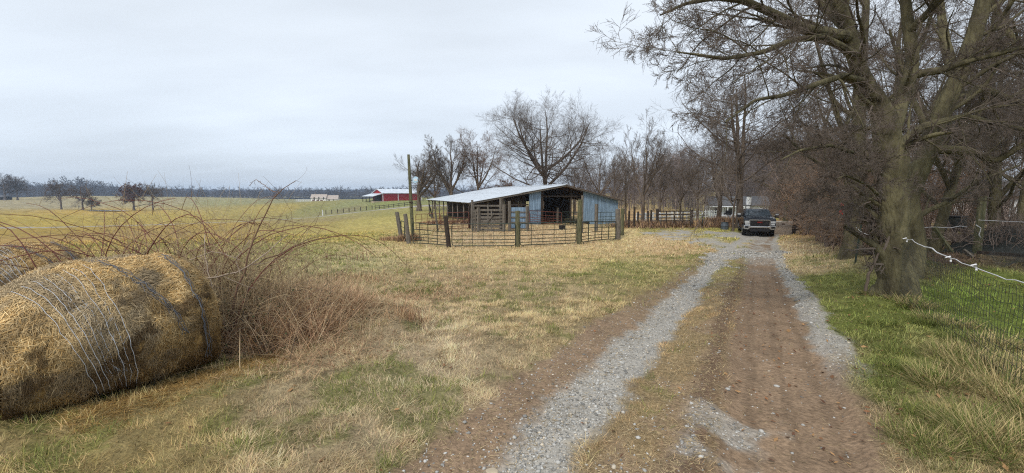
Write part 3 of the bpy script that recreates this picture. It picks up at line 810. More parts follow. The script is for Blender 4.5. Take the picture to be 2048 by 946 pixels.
# --- the big tree beside the driveway
TB = G(1790, 592)
def w3(px, py, Y): return at(px, py, Y)
def local(pts, base): return [tuple(np.asarray(p) - base) for p in pts]
base = np.array([TB[0], TB[1], tz(*TB)])
Yb = TB[1]
def limb(pp, r0, r1):
    pts = [w3(a, b, Yb + c) for a, b, c in pp]
    return (local(pts, base), np.linspace(r0, r1, len(pts)))
stems = [
    (local([base + (0, 0, -.15), base + (0, 0, .1), w3(1786, 520, Yb), w3(1786, 420, Yb), w3(1782, 320, Yb), w3(1768, 240, Yb), w3(1745, 190, Yb)], base), [.38, .30, .245, .23, .22, .20, .13]),
    limb([(1775, 260, 0), (1762, 215, 0), (1720, 143, -.1), (1692, 53, -.2), (1670, -10, -.3), (1640, -150, -.4), (1600, -330, -.4)], .165, .05),
    limb([(1778, 270, 0), (1808, 190, .2), (1826, 110, .3), (1812, 0, .4), (1790, -160, .5), (1800, -320, .6)], .14, .04),
    limb([(1697, 75, -.2), (1660, 66, -.4), (1612, 58, -.6), (1550, 28, -.8), (1485, 0, -1.0), (1430, -5, -1.2), (1370, 8, -1.4), (1320, 30, -1.5)], .10, .012),
    limb([(1712, 110, -.2), (1650, 74, -.5), (1590, 78, -.8), (1527, 104, -1.2), (1450, 118, -1.6), (1400, 110, -1.8), (1355, 104, -2.0)], .062, .009),
    limb([(1735, 165, -.1), (1690, 150, -.5), (1640, 165, -1), (1570, 190, -1.4), (1510, 200, -1.8), (1450, 245, -2.2)], .06, .01),
    limb([(1702, 60, -.2), (1650, 10, .3), (1600, -60, .8), (1540, -140, 1.0), (1450, -200, 1.2)], .11, .03),
    limb([(1780, 300, .1), (1850, 250, .5), (1930, 232, .6), (2050, 260, .5), (2150, 300, .3)], .08, .02),
    limb([(1825, 150, .3), (1880, 140, .2), (1940, 122, 0), (2048, 95, -.3), (2150, 80, -.6)], .08, .02),
    limb([(1822, 60, .3), (1860, 20, 0), (1920, -60, -.5), (2000, -120, -1)], .07, .02),
    limb([(1770, 330, -.1), (1720, 310, -.6), (1660, 290, -1.2), (1600, 300, -1.7), (1560, 320, -2.0)], .04, .008),
    limb([(1770, 400, -.2), (1735, 370, -.6), (1690, 350, -1), (1650, 372, -1.4)], .03, .006),
]
make_tree('bare_tree', 'thick mossy grey trunk forking over the driveway, the nearest and largest tree', 'tree', base, stems,
          [lv(17, .12, 1, (25, 65), (.18, .45), .34, 9, .11, .0, tdecay=.3), lv(8, .12, 1, (25, 60), (.3, .55), .5, 7, .12, .0, tdecay=.4),
           lv(7, .15, 1, (22, 55), (.4, .75), .45, 6, .13, -.005, tdecay=.35), lv(6, .15, 1, (20, 50), (.45, .9), .5, 5, .13, -.01, tdecay=.3)],
          M['barkmoss'], M['twig'], 5, sides=(14, 7, 5, 4, 3, 3), rmin=.0028)
# --- second stem behind and right of it
B2 = G(1835, 560); base = np.array([B2[0], B2[1] + .3, tz(*B2)]); Yb = base[1]
stems = [(local([base + (0, 0, -.1), w3(1832, 500, Yb), w3(1812, 400, Yb), w3(1850, 315, Yb), w3(1890, 211, Yb), w3(1938, 106, Yb), w3(1970, 0, Yb), w3(2000, -180, Yb)], base), [.26, .21, .175, .175, .165, .15, .13, .07]),
         limb([(1892, 215, 0), (1960, 176, .3), (2048, 210, .5), (2150, 230, .6)], .12, .03),
         limb([(1862, 300, 0), (1930, 300, -.3), (1990, 322, -.5), (2060, 282, -.8), (2160, 260, -1)], .10, .03),
         limb([(1915, 160, 0), (1890, 90, .5), (1880, 0, 1), (1850, -150, 1.3)], .12, .04),
         limb([(1850, 318, 0), (1790, 350, .4), (1730, 340, .8), (1650, 300, 1.4)], .05, .01),
         limb([(1820, 440, 0), (1900, 400, .3), (1960, 360, .4), (2040, 330, .4)], .06, .015)]
make_tree('bare_tree', 'leaning lichen grey tree just behind the thickest trunk, bending right', 'tree', base, stems,
          [lv(14, .12, 1, (25, 65), (.2, .48), .36, 8, .13, .01, tdecay=.3), lv(6, .15, 1, (25, 60), (.3, .55), .5, 6, .13, .0, tdecay=.4),
           lv(7, .15, 1, (22, 55), (.4, .75), .45, 6, .13, .0, tdecay=.35), lv(6, .15, 1, (20, 50), (.45, .9), .5, 5, .13, 0.0, tdecay=.3)],
          M['barkmoss'], M['twig'], 6, sides=(12, 7, 5, 4, 3, 3), rmin=.0028)
# --- mossy tree with the red ribbon
B3 = G(1700, 516); b3 = np.array([B3[0], B3[1], tz(*B3)]); Yb = b3[1]; base = b3
stems = [(local([base + (0, 0, -.1), w3(1702, 500, Yb), w3(1712, 400, Yb), w3(1720, 300, Yb), w3(1716, 180, Yb), w3(1730, 40, Yb), w3(1740, -120, Yb)], base), [.36, .27, .23, .21, .17, .12, .05]),
         limb([(1716, 350, 0), (1750, 290, .4), (1790, 200, .8), (1800, 60, 1)], .10, .03),
         limb([(1716, 330, 0), (1680, 250, -.3), (1650, 150, -.5), (1620, 40, -.6)], .10, .03),
         limb([(1712, 420, 0), (1690, 402, -.5), (1640, 390, -1.2)], .04, .008)]
make_tree('bare_tree', 'moss green trunk left of the thickest trunk, a red ribbon hanging from its twig', 'tree', base, stems,
          [lv(10, .25, 1, (30, 65), (.2, .42), .4, 8, .13, .0, tdecay=.3), lv(6, .15, 1, (25, 60), (.3, .55), .5, 5, .13, .0),
           lv(7, .15, 1, (22, 55), (.4, .75), .45, 5, .13, .0, tdecay=.35), lv(6, .15, 1, (20, 50), (.45, .9), .5, 4, .13, 0.0, tdecay=.3)],
          M['barkmoss'], M['twig'], 8, sides=(10, 6, 4, 3, 3, 3), rmin=.0038)
rb = MB()
pr_ = at(1683, 405, Yb - 4.0)
for sx in (0, .035):
    for i in range(4):
        x0 = pr_[0] + sx; z0 = pr_[2] - i * .07 - sx
        rb.box(x0 - .016 + .01 * math.sin(i * 2 + sx * 60), x0 + .016 + .01 * math.sin(i * 2 + sx * 60), pr_[1] - .003 + .006 * i, pr_[1] + .001 + .006 * i, z0 - .068, z0)
tag(rb.build('ribbon', M['ribbon']), 'red plastic ribbon tied to a twig beside the mossy trunk', 'ribbon')

def single(name, label, px, py, Y, toppy, rt, levels, seed, bark='bark', twig='twig', lean=(0, 0), group=None, leaves=None, rmin=.008, top=.12, sides=(8, 5, 3, 3, 3, 3), wob=.25, forks=2, spread=.25):
    p = at(px, py, Y); gz = tz(p[0], Y); base = np.array([p[0], Y, gz])
    h = (at(px, toppy, Y)[2] - gz) * .9
    st = [trunk_stem(h, rt, lean, wob, seed, top)]
    g = np.random.default_rng(seed + 100)
    for f in range(forks):
        a = g.uniform(0, 6.28) if forks > 2 else (seed + f * math.pi + g.normal(0, .4)); z0 = h * g.uniform(.22, .42); s_ = spread * g.uniform(.8, 1.3) * h
        ln = h * g.uniform(.8, .95)
        ix = lean[0] * z0; iy = lean[1] * z0
        st.append(([(ix, iy, z0), (ix + math.cos(a) * s_ * .45, iy + math.sin(a) * s_ * .45, z0 + (ln - z0) * .3), (ix + math.cos(a) * s_ * .8, iy + math.sin(a) * s_ * .8, z0 + (ln - z0) * .65), (ix + math.cos(a) * s_, iy + math.sin(a) * s_, ln)],
                   [rt * .55, rt * .45, rt * .3, rt * .1]))
    return make_tree(name, label, 'tree', base, st, levels, M[bark], M[twig], seed, group, sides=sides, leaves=leaves, rmin=rmin)
broad = lambda a=8, b=6, c=6, d=5, t0=.22: [dict(v, n=int(v['n']*f)) for v, f in zip([lv(a, t0, .97, (45, 88), (.5, .74), .40, 10, .15, .02, tdecay=.5), lv(b, .2, 1, (25, 55), (.4, .68), .45, 7, .13, .03, tdecay=.4), lv(c, .15, 1, (22, 50), (.4, .72), .45, 6, .12, .02, tdecay=.35), lv(d, .15, 1, (18, 50), (.4, .85), .5, 5, .13, .01, tdecay=.3)], (1.2, 1.2, 1.1, 1.2))]
upr = lambda a=12, b=5, c=5, d=4: [dict(v, n=int(v['n']*f)) for v, f in zip([lv(a, .2, .97, (20, 42), (.34, .56), .4, 8, .08, .045, tdecay=.5), lv(b, .15, 1, (18, 42), (.38, .66), .45, 6, .1, .04, tdecay=.4), lv(c, .15, 1, (18, 42), (.4, .72), .5, 5, .1, .03, tdecay=.35), lv(d, .15, 1, (18, 45), (.4, .85), .55, 4, .12, .02, tdecay=.3)], (1.2, 1.3, 1.1, 1.2))]
# tree by the truck
single('bare_tree', 'tall bare tree standing just left of the parked truck', 1478, 462, 36.5, 118, .33, broad(10, 6, 6, 5, .18), 21, rmin=.0065, forks=3, spread=.18)
single('bare_tree', 'slim bare sapling tree directly left of the truck, in front of the taller trunk', 1466, 463, 34, 250, .09, upr(8, 4, 4, 3), 22, rmin=.0065, forks=1)
single('bare_tree', 'dark forked tree over the galvanised tub, in front of the white house', 1437, 447, 44, 250, .26, broad(7, 5, 5, 4), 23, rmin=.0075, forks=2)
single('bare_tree', 'slender upright tree with pale stem behind the plank gate', 1360, 446, 40, 300, .11, upr(9, 5, 4, 3), 24, rmin=.0065, forks=2)
single('bare_tree', 'narrow upright tree standing in the wire fence right of the barn', 1285, 450, 38.5, 245, .17, upr(12, 5, 5, 4), 25, rmin=.0065, forks=3, spread=.2)
single('bare_tree', 'thin leaning tree between the barn corner and the wire fence', 1252, 446, 50, 300, .12, upr(9, 5, 4, 3), 26, rmin=.0075, lean=(-.06, 0), forks=2)
# behind the barn
single('bare_tree', 'great spreading oak rising behind the barn ridge, the tallest in the middle', 1090, 432, 78, 196, .5, broad(15, 7, 7, 5, .14), 31, rmin=.0065, forks=5, spread=.42, leaves=(1500, .09, [(128, 86, 60), (104, 72, 52)], 4.5, 9))
single('bare_tree', 'bare tree left of the utility pole with a thick dark trunk', 838, 422, 86, 310, .5, broad(9, 6, 6, 5, .25), 32, rmin=.0095, forks=4, spread=.36)
single('bare_tree', 'upright bare tree above the low end of the tin roof', 903, 424, 82, 276, .42, upr(12, 6, 6, 5), 33, rmin=.0095, forks=3, spread=.24)
single('bare_tree', 'dense twiggy tree just left of the great oak', 955, 424, 84, 266, .34, broad(10, 6, 6, 5), 34, rmin=.0095, forks=3, spread=.26, twig='twigred')
single('bare_tree', 'small round bare tree behind the low corner of the roof', 870, 424, 95, 325, .3, broad(8, 6, 6, 4), 35, rmin=.0095, forks=3, spread=.3)
single('bare_tree', 'low bare tree behind the roof between the two larger trees', 1015, 426, 74, 345, .2, broad(8, 6, 5, 4), 36, rmin=.0085, forks=2, leaves=(900, .09, [(138, 92, 62), (110, 76, 56)], 1.5, 6))
single('bare_tree', 'bare tree right of the great oak above the barn ridge', 1150, 430, 70, 310, .2, broad(8, 6, 5, 4), 37, rmin=.0085, forks=2)
single('bare_tree', 'open branching tree behind the blue tin wall', 1198, 432, 66, 288, .2, upr(10, 5, 5, 4), 38, rmin=.0075, forks=3, spread=.3)
single('bare_tree', 'pale bare tree above the right end of the barn roof', 1228, 432, 72, 296, .2, upr(10, 5, 5, 4), 39, rmin=.0075, forks=3, spread=.25)
single('bare_tree', 'thin tree behind the plank gate, right of the narrow upright tree', 1320, 440, 55, 318, .14, upr(9, 5, 4, 4), 40, rmin=.018, forks=2)
single('bare_tree', 'crooked tree in front of the hillside wood, left of the white rail fence end', 1395, 438, 58, 300, .18, broad(8, 5, 5, 4), 41, rmin=.0075, forks=3)
# far field trees at the left
single('field_tree', 'bare field tree leaning left, first of the group by the pond', 123, 419, 215, 361, .42, broad(8, 5, 5, 3), 51, 'barkfar', 'barkfar', rmin=.035, forks=3, spread=.28)
single('field_tree', 'bare field tree with low spreading boughs near the white pond edge', 166, 420, 215, 368, .42, broad(9, 5, 5, 3), 52, 'barkfar', 'barkfar', rmin=.032, forks=3, spread=.25)
single('field_tree', 'low bushy tree right beside the spreading field tree', 183, 421, 216, 394, .2, broad(9, 5, 5, 3, .08), 53, 'barkfar', 'barkfar', rmin=.028, forks=4, spread=.5)
single('field_tree', 'broad russet tree still holding brown leaves in the far field', 268, 421, 220, 366, .55, broad(9, 5, 5, 3, .12), 54, 'barkfar', 'barkfar', rmin=.032, forks=4, spread=.34, leaves=(3200, .24, [(104, 70, 62), (88, 62, 56), (120, 84, 70)], 2, 30))
single('field_tree', 'airy bare tree right of the russet tree in the far field', 306, 420, 220, 366, .4, broad(8, 5, 5, 3, .35), 55, 'barkfar', 'barkfar', rmin=.028, forks=3, spread=.24)
single('field_tree', 'large bare tree at the left edge of the field', 10, 398, 330, 347, .8, broad(9, 6, 5, 3), 56, 'barkfar', 'barkfar', rmin=.045, forks=4, spread=.3)
single('field_tree', 'smaller bare tree beside the large one at the left edge', 35, 397, 335, 352, .6, broad(8, 5, 5, 3), 57, 'barkfar', 'barkfar', rmin=.045, forks=3)

# --- woods: one merged mass on the hillside at the right, one far at the left
def low_tree(seed, h, upright, rmin, nn=(7, 5, 5)):
    g = np.random.default_rng(seed)
    p, r_ = trunk_stem(h, h * .008, (g.normal(0, .03), g.normal(0, .03)), .2, seed)
    P, Rr = resample(p, r_, 10); P = P[None]; Rr = Rr[None]
    segs = [tubes(P, Rr, 4)]
    a1 = (18, 45) if upright else (30, 75); first = True
    for n_, l_ in zip(nn, ((.35, .55), (.35, .6), (.4, .7))):
        P, Rr = children(P, Rr, n_, .06 if first else .12, 1, a1, l_, .45, 5, .13, .03, rmin, g); first = False
        segs.append(tubes(P, Rr, 3))
    return join(segs)
def wood(name, spots, protos, label, mt, col=None, seed=1):
    g = np.random.default_rng(seed)
    Vs, Fq, Cc, b = [], [], [], 0
    for (x_, y_, s_) in spots:
        V, q = protos[g.integers(0, len(protos))]
        a = g.uniform(0, 6.28); c_, s2 = math.cos(a), math.sin(a)
        W_ = np.stack([V[:, 0] * c_ - V[:, 1] * s2, V[:, 0] * s2 + V[:, 1] * c_, V[:, 2]], -1) * s_
        zz_ = tz(x_, y_)
        Vs.append(W_ + np.array([x_, y_, zz_ - .1])); Fq.append(q + b); b += len(V)
        cc_ = np.array(col[g.integers(0, len(col))]) * g.uniform(.75, 1.25); Cc.append(np.repeat(lin(np.clip(cc_, 0, 255))[None], len(V), 0))
    o = link(name, mk_mesh(name, np.concatenate(Vs), np.concatenate(Fq), mt, False, np.concatenate(Cc)))
    return tag(o, kind='stuff')
M['woodmass'] = mat('wood_in_winter', None, .95, attr=True, spec=.1)
g = np.random.default_rng(3)
protos = [low_tree(100 + i, 12, i % 2 == 0, .015, (16, 8, 6)) for i in range(4)]
spots = []
for i in range(250):
    Y = g.uniform(72, 170); px = g.uniform(1235, 1680) if Y < 110 else g.uniform(1140, 1760)
    p = at(px, 420, Y)
    hmax = np.interp(px, [1140, 1235, 1300, 1400, 1500, 1800], [8, 8.5, 10, 14, 15, 14]) * Y / 100
    spots.append((p[0], Y, hmax / 12 * g.uniform(.75, 1.12)))
wood('hillside_woods', spots, protos, '', M['woodmass'], [(124, 114, 110), (110, 102, 100), (132, 118, 112), (100, 92, 90)])
protos = [low_tree(200 + i, 12, i % 2 == 0, .016, (10, 6, 5)) for i in range(3)]
spots = []
for i in range(62):
    Y = g.uniform(26, 72); px = g.uniform(1600, 2250)
    p = at(px, 440, Y)
    if Y < 52 and px < 1660: continue
    spots.append((p[0], Y, g.uniform(.7, 1.15)))
wood('roadside_woods', spots, protos, '', M['woodmass'], [(100, 88, 80), (112, 96, 86), (88, 80, 74), (120, 100, 88)], 2)
protos = [low_tree(300 + i, 20, False, .17, (9, 4, 2)) for i in range(3)]
spots = []
for i in range(1700):
    Y = g.uniform(620, 900); px = g.uniform(-300, 1010)
    p = at(px, 395, Y); k = np.interp(px, [-300, 0, 60, 130, 160, 250, 330, 500, 620, 700, 1000], [1.1, 1.05, 1.0, 1.1, 1.25, .85, .7, .62, .75, .72, .7])
    spots.append((p[0], Y, k * 1.2 * g.uniform(.75, 1.1)))
wood('far_treeline', spots, protos, '', M['woodmass'], [(76, 74, 78), (86, 80, 80), (70, 68, 74)], 4)
# distant wooded ridges
def ridge(name, Y, tops, amp, seed, col):
    az = np.linspace(-1000, 3200, 1400)
    hpx = np.interp(az, *zip(*tops))
    base_ = np.array([at(a, 400, Y) for a in az]); top = np.array([at(a, hh, Y)[2] for a, hh in zip(az, hpx)])
    rows = []
    for k, (f, dyy) in enumerate(((-.3, -140), (.25, -90), (.55, -50), (.8, -20), (1.0, 0), (.8, 90), (-.4, 240))):
        n_ = fbm(base_[:, 0], base_[:, 1] * 0 + k * 90, .05, 4, seed)
        zz_ = top * f + (n_ - .5) * amp * (1 if f > 0 else 0)
        rows.append(np.stack([base_[:, 0] * (1 + dyy / Y), base_[:, 1] + dyy, zz_], -1))
    V = np.concatenate(rows); na = len(az); i = np.arange(na - 1)
    q = np.concatenate([np.stack([i + k * na, i + 1 + k * na, i + 1 + (k + 1) * na, i + (k + 1) * na], -1) for k in range(len(rows) - 1)])
    return tag(link(name, mk_mesh(name, V, q, mat(name + '_woodland', L3(*col), 1, nscale=.03, namt=.25, spec=0), True)), kind='structure')
ridge('hills', 1020, [(-1000, 378), (0, 378), (60, 374), (100, 370), (130, 368), (175, 370), (250, 376), (330, 379), (420, 381), (560, 383), (700, 383), (1000, 383), (3200, 380)], 6, 15, (74, 74, 82))
ridge('hills', 1900, [(-1000, 372), (0, 373), (60, 370), (120, 373), (160, 369), (300, 377), (420, 379), (560, 380), (700, 379), (1000, 380), (3200, 376)], 9, 5, (62, 66, 80))
# ------------------------------------------------------------------ open cattle barn
bx, by = 5.5, 45.0
bz = float(np.median(T([bx, bx - 4, bx + 4, bx + 2], [by, by - 2, by + 2, by + 6]))) - .03
BR = math.atan2(.35, .937)
barn = thing('barn', 'low open cattle barn with pale tin roof and blue grey tin walls', 'barn', (bx, by, bz), BR)
def bl(px, py, ly):
    """barn-local x and z of a photo pixel on the plane local y = ly"""
    k = at(px, py, 1.0); kx = k[0]
    ox = bx - math.sin(BR) * ly; oy = by + math.cos(BR) * ly
    w_ = (kx * oy - ox) / (math.cos(BR) - kx * math.sin(BR))
    Y = oy + w_ * math.sin(BR)
    return w_, at(px, py, Y)[2] - bz
XL, XR, YB = -10.2, 6.7, 24.0
HR, HL, HE = 4.12, 2.42, 2.55      # ridge, left eave, right eave
def roofz(x): return HR + (HR - HL) / XL * -x * -1 if x < 0 else HR - (HR - HE) / XR * x
def roofz(x): return HR - (HR - HL) * (-x / -XL) if x < 0 else HR - (HR - HE) * x / XR
# left roof slope: corrugated sheets with uneven ends
m = MB(); nn = 22
ys = np.linspace(-.5, YB + .3, nn)
def slope(m, xa, xb, ya, yb, dz, th=.03):
    za, zb = roofz(xa) + dz, roofz(xb) + dz
    m.add([(xa, ya, za), (xb, ya, zb), (xb, yb, zb), (xa, yb, za), (xa, ya, za - th), (xb, ya, zb - th), (xb, yb, zb - th), (xa, yb, za - th)],
          [(0, 1, 2, 3), (7, 6, 5, 4), (0, 4, 5, 1), (1, 5, 6, 2), (2, 6, 7, 3), (3, 7, 4, 0)])
roof = MB()
yy = -.55; i = 0
while yy < YB:
    wd = .92
    slope(roof, XL - .35 - .08 * ((i * 7) % 3) / 3, -5.0, yy, yy + wd - .003, .10 + .006 * (i % 2))
    slope(roof, -5.15, .02, yy, yy + wd - .003, .135 + .006 * ((i + 1) % 2))
    yy += wd; i += 1
ro = roof.build('roof', M['tinroof'], barn); tag(ro, 'pale tin slope of the roof on the left')
r2 = MB(); yy = -.5; i = 0
while yy < YB:
    slope(r2, .0, XR + .5 + .18 * ((i * 5) % 4) / 3, yy, yy + .917, .10 + .006 * (i % 2)); yy += .92; i += 1
tag(r2.build('roof', M['rust'], barn), 'darker rusty slope of the roof on the right')
rc = MB(); rc.prism([(-.2, roofz(-.2) + .16), (0, HR + .2), (.2, roofz(.2) + .14), (0, HR + .17)], -.6, YB + .2, 'y'); rc.build('ridge_cap', M['tinroof'], barn)
# fascia boards and rafters
fb = MB()
fb.beam((XL - .3, -.47, HL - .08), (-.02, -.47, HR + .02), .17, .04); fb.build('fascia', M['wood'], barn)
fb = MB(); fb.beam((.02, -.44, HR + .02), (XR + .45, -.44, HE - .06), .17, .04); fb.build('fascia', M['wood'], barn)
fb = MB(); fb.beam((XL - .12, -.4, HL - .02), (XL - .12, YB, HL - .02), .16, .05); fb.build('eave_board', M['wood'], barn)
for yv in np.arange(1.5, YB, 2.4):
    fb = MB(); fb.beam((XL, yv, HL - .03), (-.05, yv, HR - .07), .14, .05); fb.beam((.05, yv, HR - .07), (XR, yv, HE - .03), .14, .05)
    fb.build('rafter', M['woodd'], barn)
# posts
gz0 = -.25
for xx, yv, rr_, h in [(XL, 0, .10, HL - .1), (-8.4, .05, .07, roofz(-8.4) - .1), (-6.8, 0, .08, roofz(-6.8) - .1), (-2.55, .1, .13, roofz(-2.55) - .05), (-1.0, 4, .08, 3.6), (.9, .2, .07, roofz(.9) - .05), (2.15, .06, .10, roofz(2.15) - .05), (XR - .1, .1, .09, HE - .1), (-2.4, 8, .08, 3.4), (1.5, 8, .08, 3.4)]:
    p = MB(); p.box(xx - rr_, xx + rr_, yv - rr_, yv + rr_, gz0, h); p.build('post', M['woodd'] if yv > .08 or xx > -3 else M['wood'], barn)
for j, yv in enumerate(np.arange(2.6, YB + .1, 2.65)):
    p = MB(); p.tube([(XL + .02, yv, gz0 - .3), (XL + random.uniform(-.06, .08), yv, HL - .08)], [.085, .07], 8); p.build('post', M['wood'], barn, smooth=True)
# walls (corrugated sheets built as folded metal)
def corr(m, x0, x1, yv, z0, zt, pitch=.16, amp=.012):
    n = max(2, int((x1 - x0) / (pitch / 2)))
    xs = np.linspace(x0, x1, n + 1); vs = []
    for i, x_ in enumerate(xs):
        yo = yv + (amp if i % 2 else -amp)
        vs += [(x_, yo, z0), (x_, yo, zt(x_) if callable(zt) else zt)]
    fs = [(2 * i, 2 * i + 2, 2 * i + 3, 2 * i + 1) for i in range(n)]
    b = len(vs); vs += [(v[0], v[1] + .012, v[2]) for v in vs]
    fs += [tuple(b + k for k in f[::-1]) for f in fs]
    m.add(vs, fs)
tp = lambda x_: roofz(x_) - .02
wl = MB(); corr(wl, -4.02, -3.3, -.04, 1.62, tp); corr(wl, -3.32, -2.7, -.06, 1.66, tp); tag(wl.build('tin_wall', M['tin'], barn), 'upper sheets of the narrow blue tin panel beside the opening')
wl = MB(); corr(wl, -4.0, -3.3, 0, -.12, 1.66); corr(wl, -3.34, -2.66, .02, -.1, 1.6); wl.build('tin_wall', M['tin'], barn)
wl = MB(); xs_ = [2.25, 3.1, 4.0, 4.85, 5.7, 6.65]
for i in range(5): corr(wl, xs_[i], xs_[i + 1] + .02, -.03 - .018 * (i % 2), -.05 + .05 * (i % 2) + (.3 if i == 0 else 0), tp)
tag(wl.build('tin_wall', M['tin'], barn), 'wide blue grey tin wall at the right of the opening')
for yv in np.arange(6.5, YB + .1, 3.4):
    p = MB(); p.tube([(XR - .1, yv, gz0 - .3), (XR - .1, yv, HE - .06)], [.09, .075], 8); p.build('post', M['woodd'], barn, smooth=True)
wl = MB(); corr(wl, -.0, 4.6, 0, -.15, HE - .06, .3, .02)
o = wl.build('side_wall', M['tin'], barn); o.rotation_euler = (0, 0, R(90)); o.location = (XR + .02, .15, 0)
# torn sheet hanging by the far left corner
wl = MB(); corr(wl, 0, 1.0, 0, .1, 2.0); o = wl.build('loose_sheet', M['wood'], barn); o.location = (XL - .55, YB - 5.5, 0); o.rotation_euler = (R(-14), R(6), R(70))
wl = MB(); corr(wl, 0, 1.3, 0, 0, 1.0); o = wl.build('loose_sheet', M['wood'], barn); o.location = (XL - .9, YB - 7.5, 0.0); o.rotation_euler = (R(-38), R(10), R(60))
# dark plank partitions inside
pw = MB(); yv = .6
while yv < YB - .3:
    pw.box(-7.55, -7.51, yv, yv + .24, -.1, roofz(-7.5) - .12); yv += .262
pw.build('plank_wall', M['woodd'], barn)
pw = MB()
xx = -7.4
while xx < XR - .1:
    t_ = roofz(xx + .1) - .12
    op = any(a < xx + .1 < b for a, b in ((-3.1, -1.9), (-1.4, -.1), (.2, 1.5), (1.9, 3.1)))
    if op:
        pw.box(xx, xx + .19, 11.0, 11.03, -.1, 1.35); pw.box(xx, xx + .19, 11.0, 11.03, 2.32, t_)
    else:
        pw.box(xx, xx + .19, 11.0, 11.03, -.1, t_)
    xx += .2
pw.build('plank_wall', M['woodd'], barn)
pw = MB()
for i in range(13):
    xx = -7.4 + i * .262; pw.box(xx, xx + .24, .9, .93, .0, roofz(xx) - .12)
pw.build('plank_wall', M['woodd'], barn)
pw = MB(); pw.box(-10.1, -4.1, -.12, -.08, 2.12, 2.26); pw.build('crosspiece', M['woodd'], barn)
pw = MB(); pw.box(-2.5, 2.1, .1, .14, 2.95, 3.1); pw.build('crosspiece', M['woodd'], barn)
def bworld(x, y, z=0):
    c_, s_ = math.cos(BR), math.sin(BR); return (bx + x * c_ - y * s_, by + x * s_ + y * c_, bz + z)
# hay rack silhouette and trough inside the opening
rk = thing('feed_rack', 'dark feed rack standing inside the barn opening', 'feed rack', bworld(.2, 2.2), BR)
for k in range(2):
    b_ = MB(); b_.box(-1.1, 1.1, k * .6, k * .6 + .05, .75, .85); b_.box(-1.1, 1.1, k * .6, k * .6 + .05, 1.15, 1.22); b_.build('rail', M['woodd'], rk)
for xx in (-1.05, 1.05):
    b_ = MB(); b_.box(xx - .05, xx + .05, 0, .65, -.1, .08); b_.box(xx - .04, xx + .04, .28, .36, -.1, 1.3); b_.build('leg', M['woodd'], rk)
b_ = MB(); b_.prism([(0, .75), (.65, .75), (.5, .4), (.15, .4)], -1.05, 1.05, 'x'); b_.build('trough', M['woodd'], rk)

# ------------------------------------------------------------------ wooden pens in front of the barn
def gz(px, py): g_ = G(px, py); return np.array([g_[0], g_[1], tz(*g_)])
def wpost(label, px, py, pytop, wpx, mt='wood', lean=0.0, sq=True, rad=None, group=None, lean_y=0.0, Y=None):
    """post from photo base pixel; height from the pixel of its top"""
    if Y is None: p = gz(px, py)
    else: q = at(px, py, Y); p = np.array([q[0], Y, tz(q[0], Y)])
    sc = F / p[1]; h = at(px, pytop, p[1])[2] - p[2]
    r_ = rad if rad else wpx / sc / 2
    o = MB()
    if sq:
        n_ = 5
        pts = [(lean * h * i / n_, lean_y * h * i / n_, -.25 if i == 0 else h * i / n_) for i in range(n_ + 1)]
        o.tube(pts, [r_ * 1.25 * (1 + random.uniform(-.06, .06)) for _ in pts], 4)
    else:
        n_ = 6
        pts = [(lean * h * i / n_, lean_y * h * i / n_, -.25 if i == 0 else h * i / n_) for i in range(n_ + 1)]
        o.tube(pts, [r_ * (1.08 - .12 * i / n_ + random.uniform(-.03, .03)) for i in range(n_ + 1)], 10)
        # split, weathered top
        o.v = [(x_, y_, z_ + (random.uniform(-.03, .03) if z_ > h * .95 else 0)) for x_, y_, z_ in o.v]
    m_ = o.build('fence_post', M[mt], None, loc=tuple(p))
    tag(m_, label, 'post', group)
    return m_, p, h
GP = 'old wooden posts of the round pipe pen'
wpost('round grey post at the far left corner of the pipe pen, tilted left', 803, 480, 424, 8, 'wood', -.14, False, group=GP)
wpost('grey post between the utility pole and the pen corner post, tilted left', 818, 488, 428, 8, 'wood', -.10, False, group=GP)
wpost('dark red brown leaning post at the pen where the first two front gates meet', 898, 494, 433, 9, 'woodd', -.10, False, group=GP)
wpost('mossy round post in the middle of the pen front', 1035, 494.5, 422, 9.5, 'woodg', 0, False, group=GP)
wpost('tall green stained post at the right of the pen front', 1158, 489, 400, 9.5, 'woodg', .01, False, group=GP)
wpost('thick grey post at the right end of the pen, the nearer of the pair', 1236, 479, 418, 10, 'wood', -.03, False, group=GP)
wpost('mossy post at the right end of the pen, the farther of the pair', 1244, 471, 417, 7, 'woodg', 0, False, group=GP)
GQ = 'weathered posts inside the pen'
wpost('pale grey post in front of the wide tin wall', 1192, 464, 408, 6, 'wood', 0, group=GQ, Y=37)
wpost('thin grey post right behind the tall green stained post', 1164, 461, 391, 4, 'wood', 0, group=GQ, Y=36)
wpost('pale post in the middle of the barn opening', 1115, 452, 415, 3.5, 'wood', 0, group=GQ, Y=45.8)
wpost('leaning grey pole in front of the left bay of the barn', 876, 460, 423, 3, 'wood', -.12, group=GQ, Y=37)

def plank_gate(name, label, px0, px1, pytop, pybot, Y, zs_, diag=True, wd=.13, mt='wood', n_up=3, cat='gate'):
    a = at(px0, pybot, Y); b = at(px1, pybot, Y); gz_ = min(tz(a[0], Y), tz(b[0], Y)) 
    h = at(px0, pytop, Y)[2] - gz_; W_ = b[0] - a[0]
    t = thing(name, label, cat, (a[0], Y, gz_))
    for z_ in zs_:
        p = MB(); p.beam((0, random.uniform(-.01, .01), z_ * h + random.uniform(-.02, .02)), (W_, 0, z_ * h + random.uniform(-.02, .02)), wd, .03); p.build('board', M[mt], t)
    for i in range(n_up):
        x_ = W_ * i / (n_up - 1); p = MB(); p.box(x_ - .05, x_ + .05, -.06, -.025, .06, h * .98); p.build('upright', M[mt], t)
    if diag:
        p = MB(); p.beam((.1, -.08, .1), (W_ * .62, -.08, h * .8), .12, .03, (0, -1, 0)); p.build('brace', M[mt], t)
    return t
Yg = 36.2
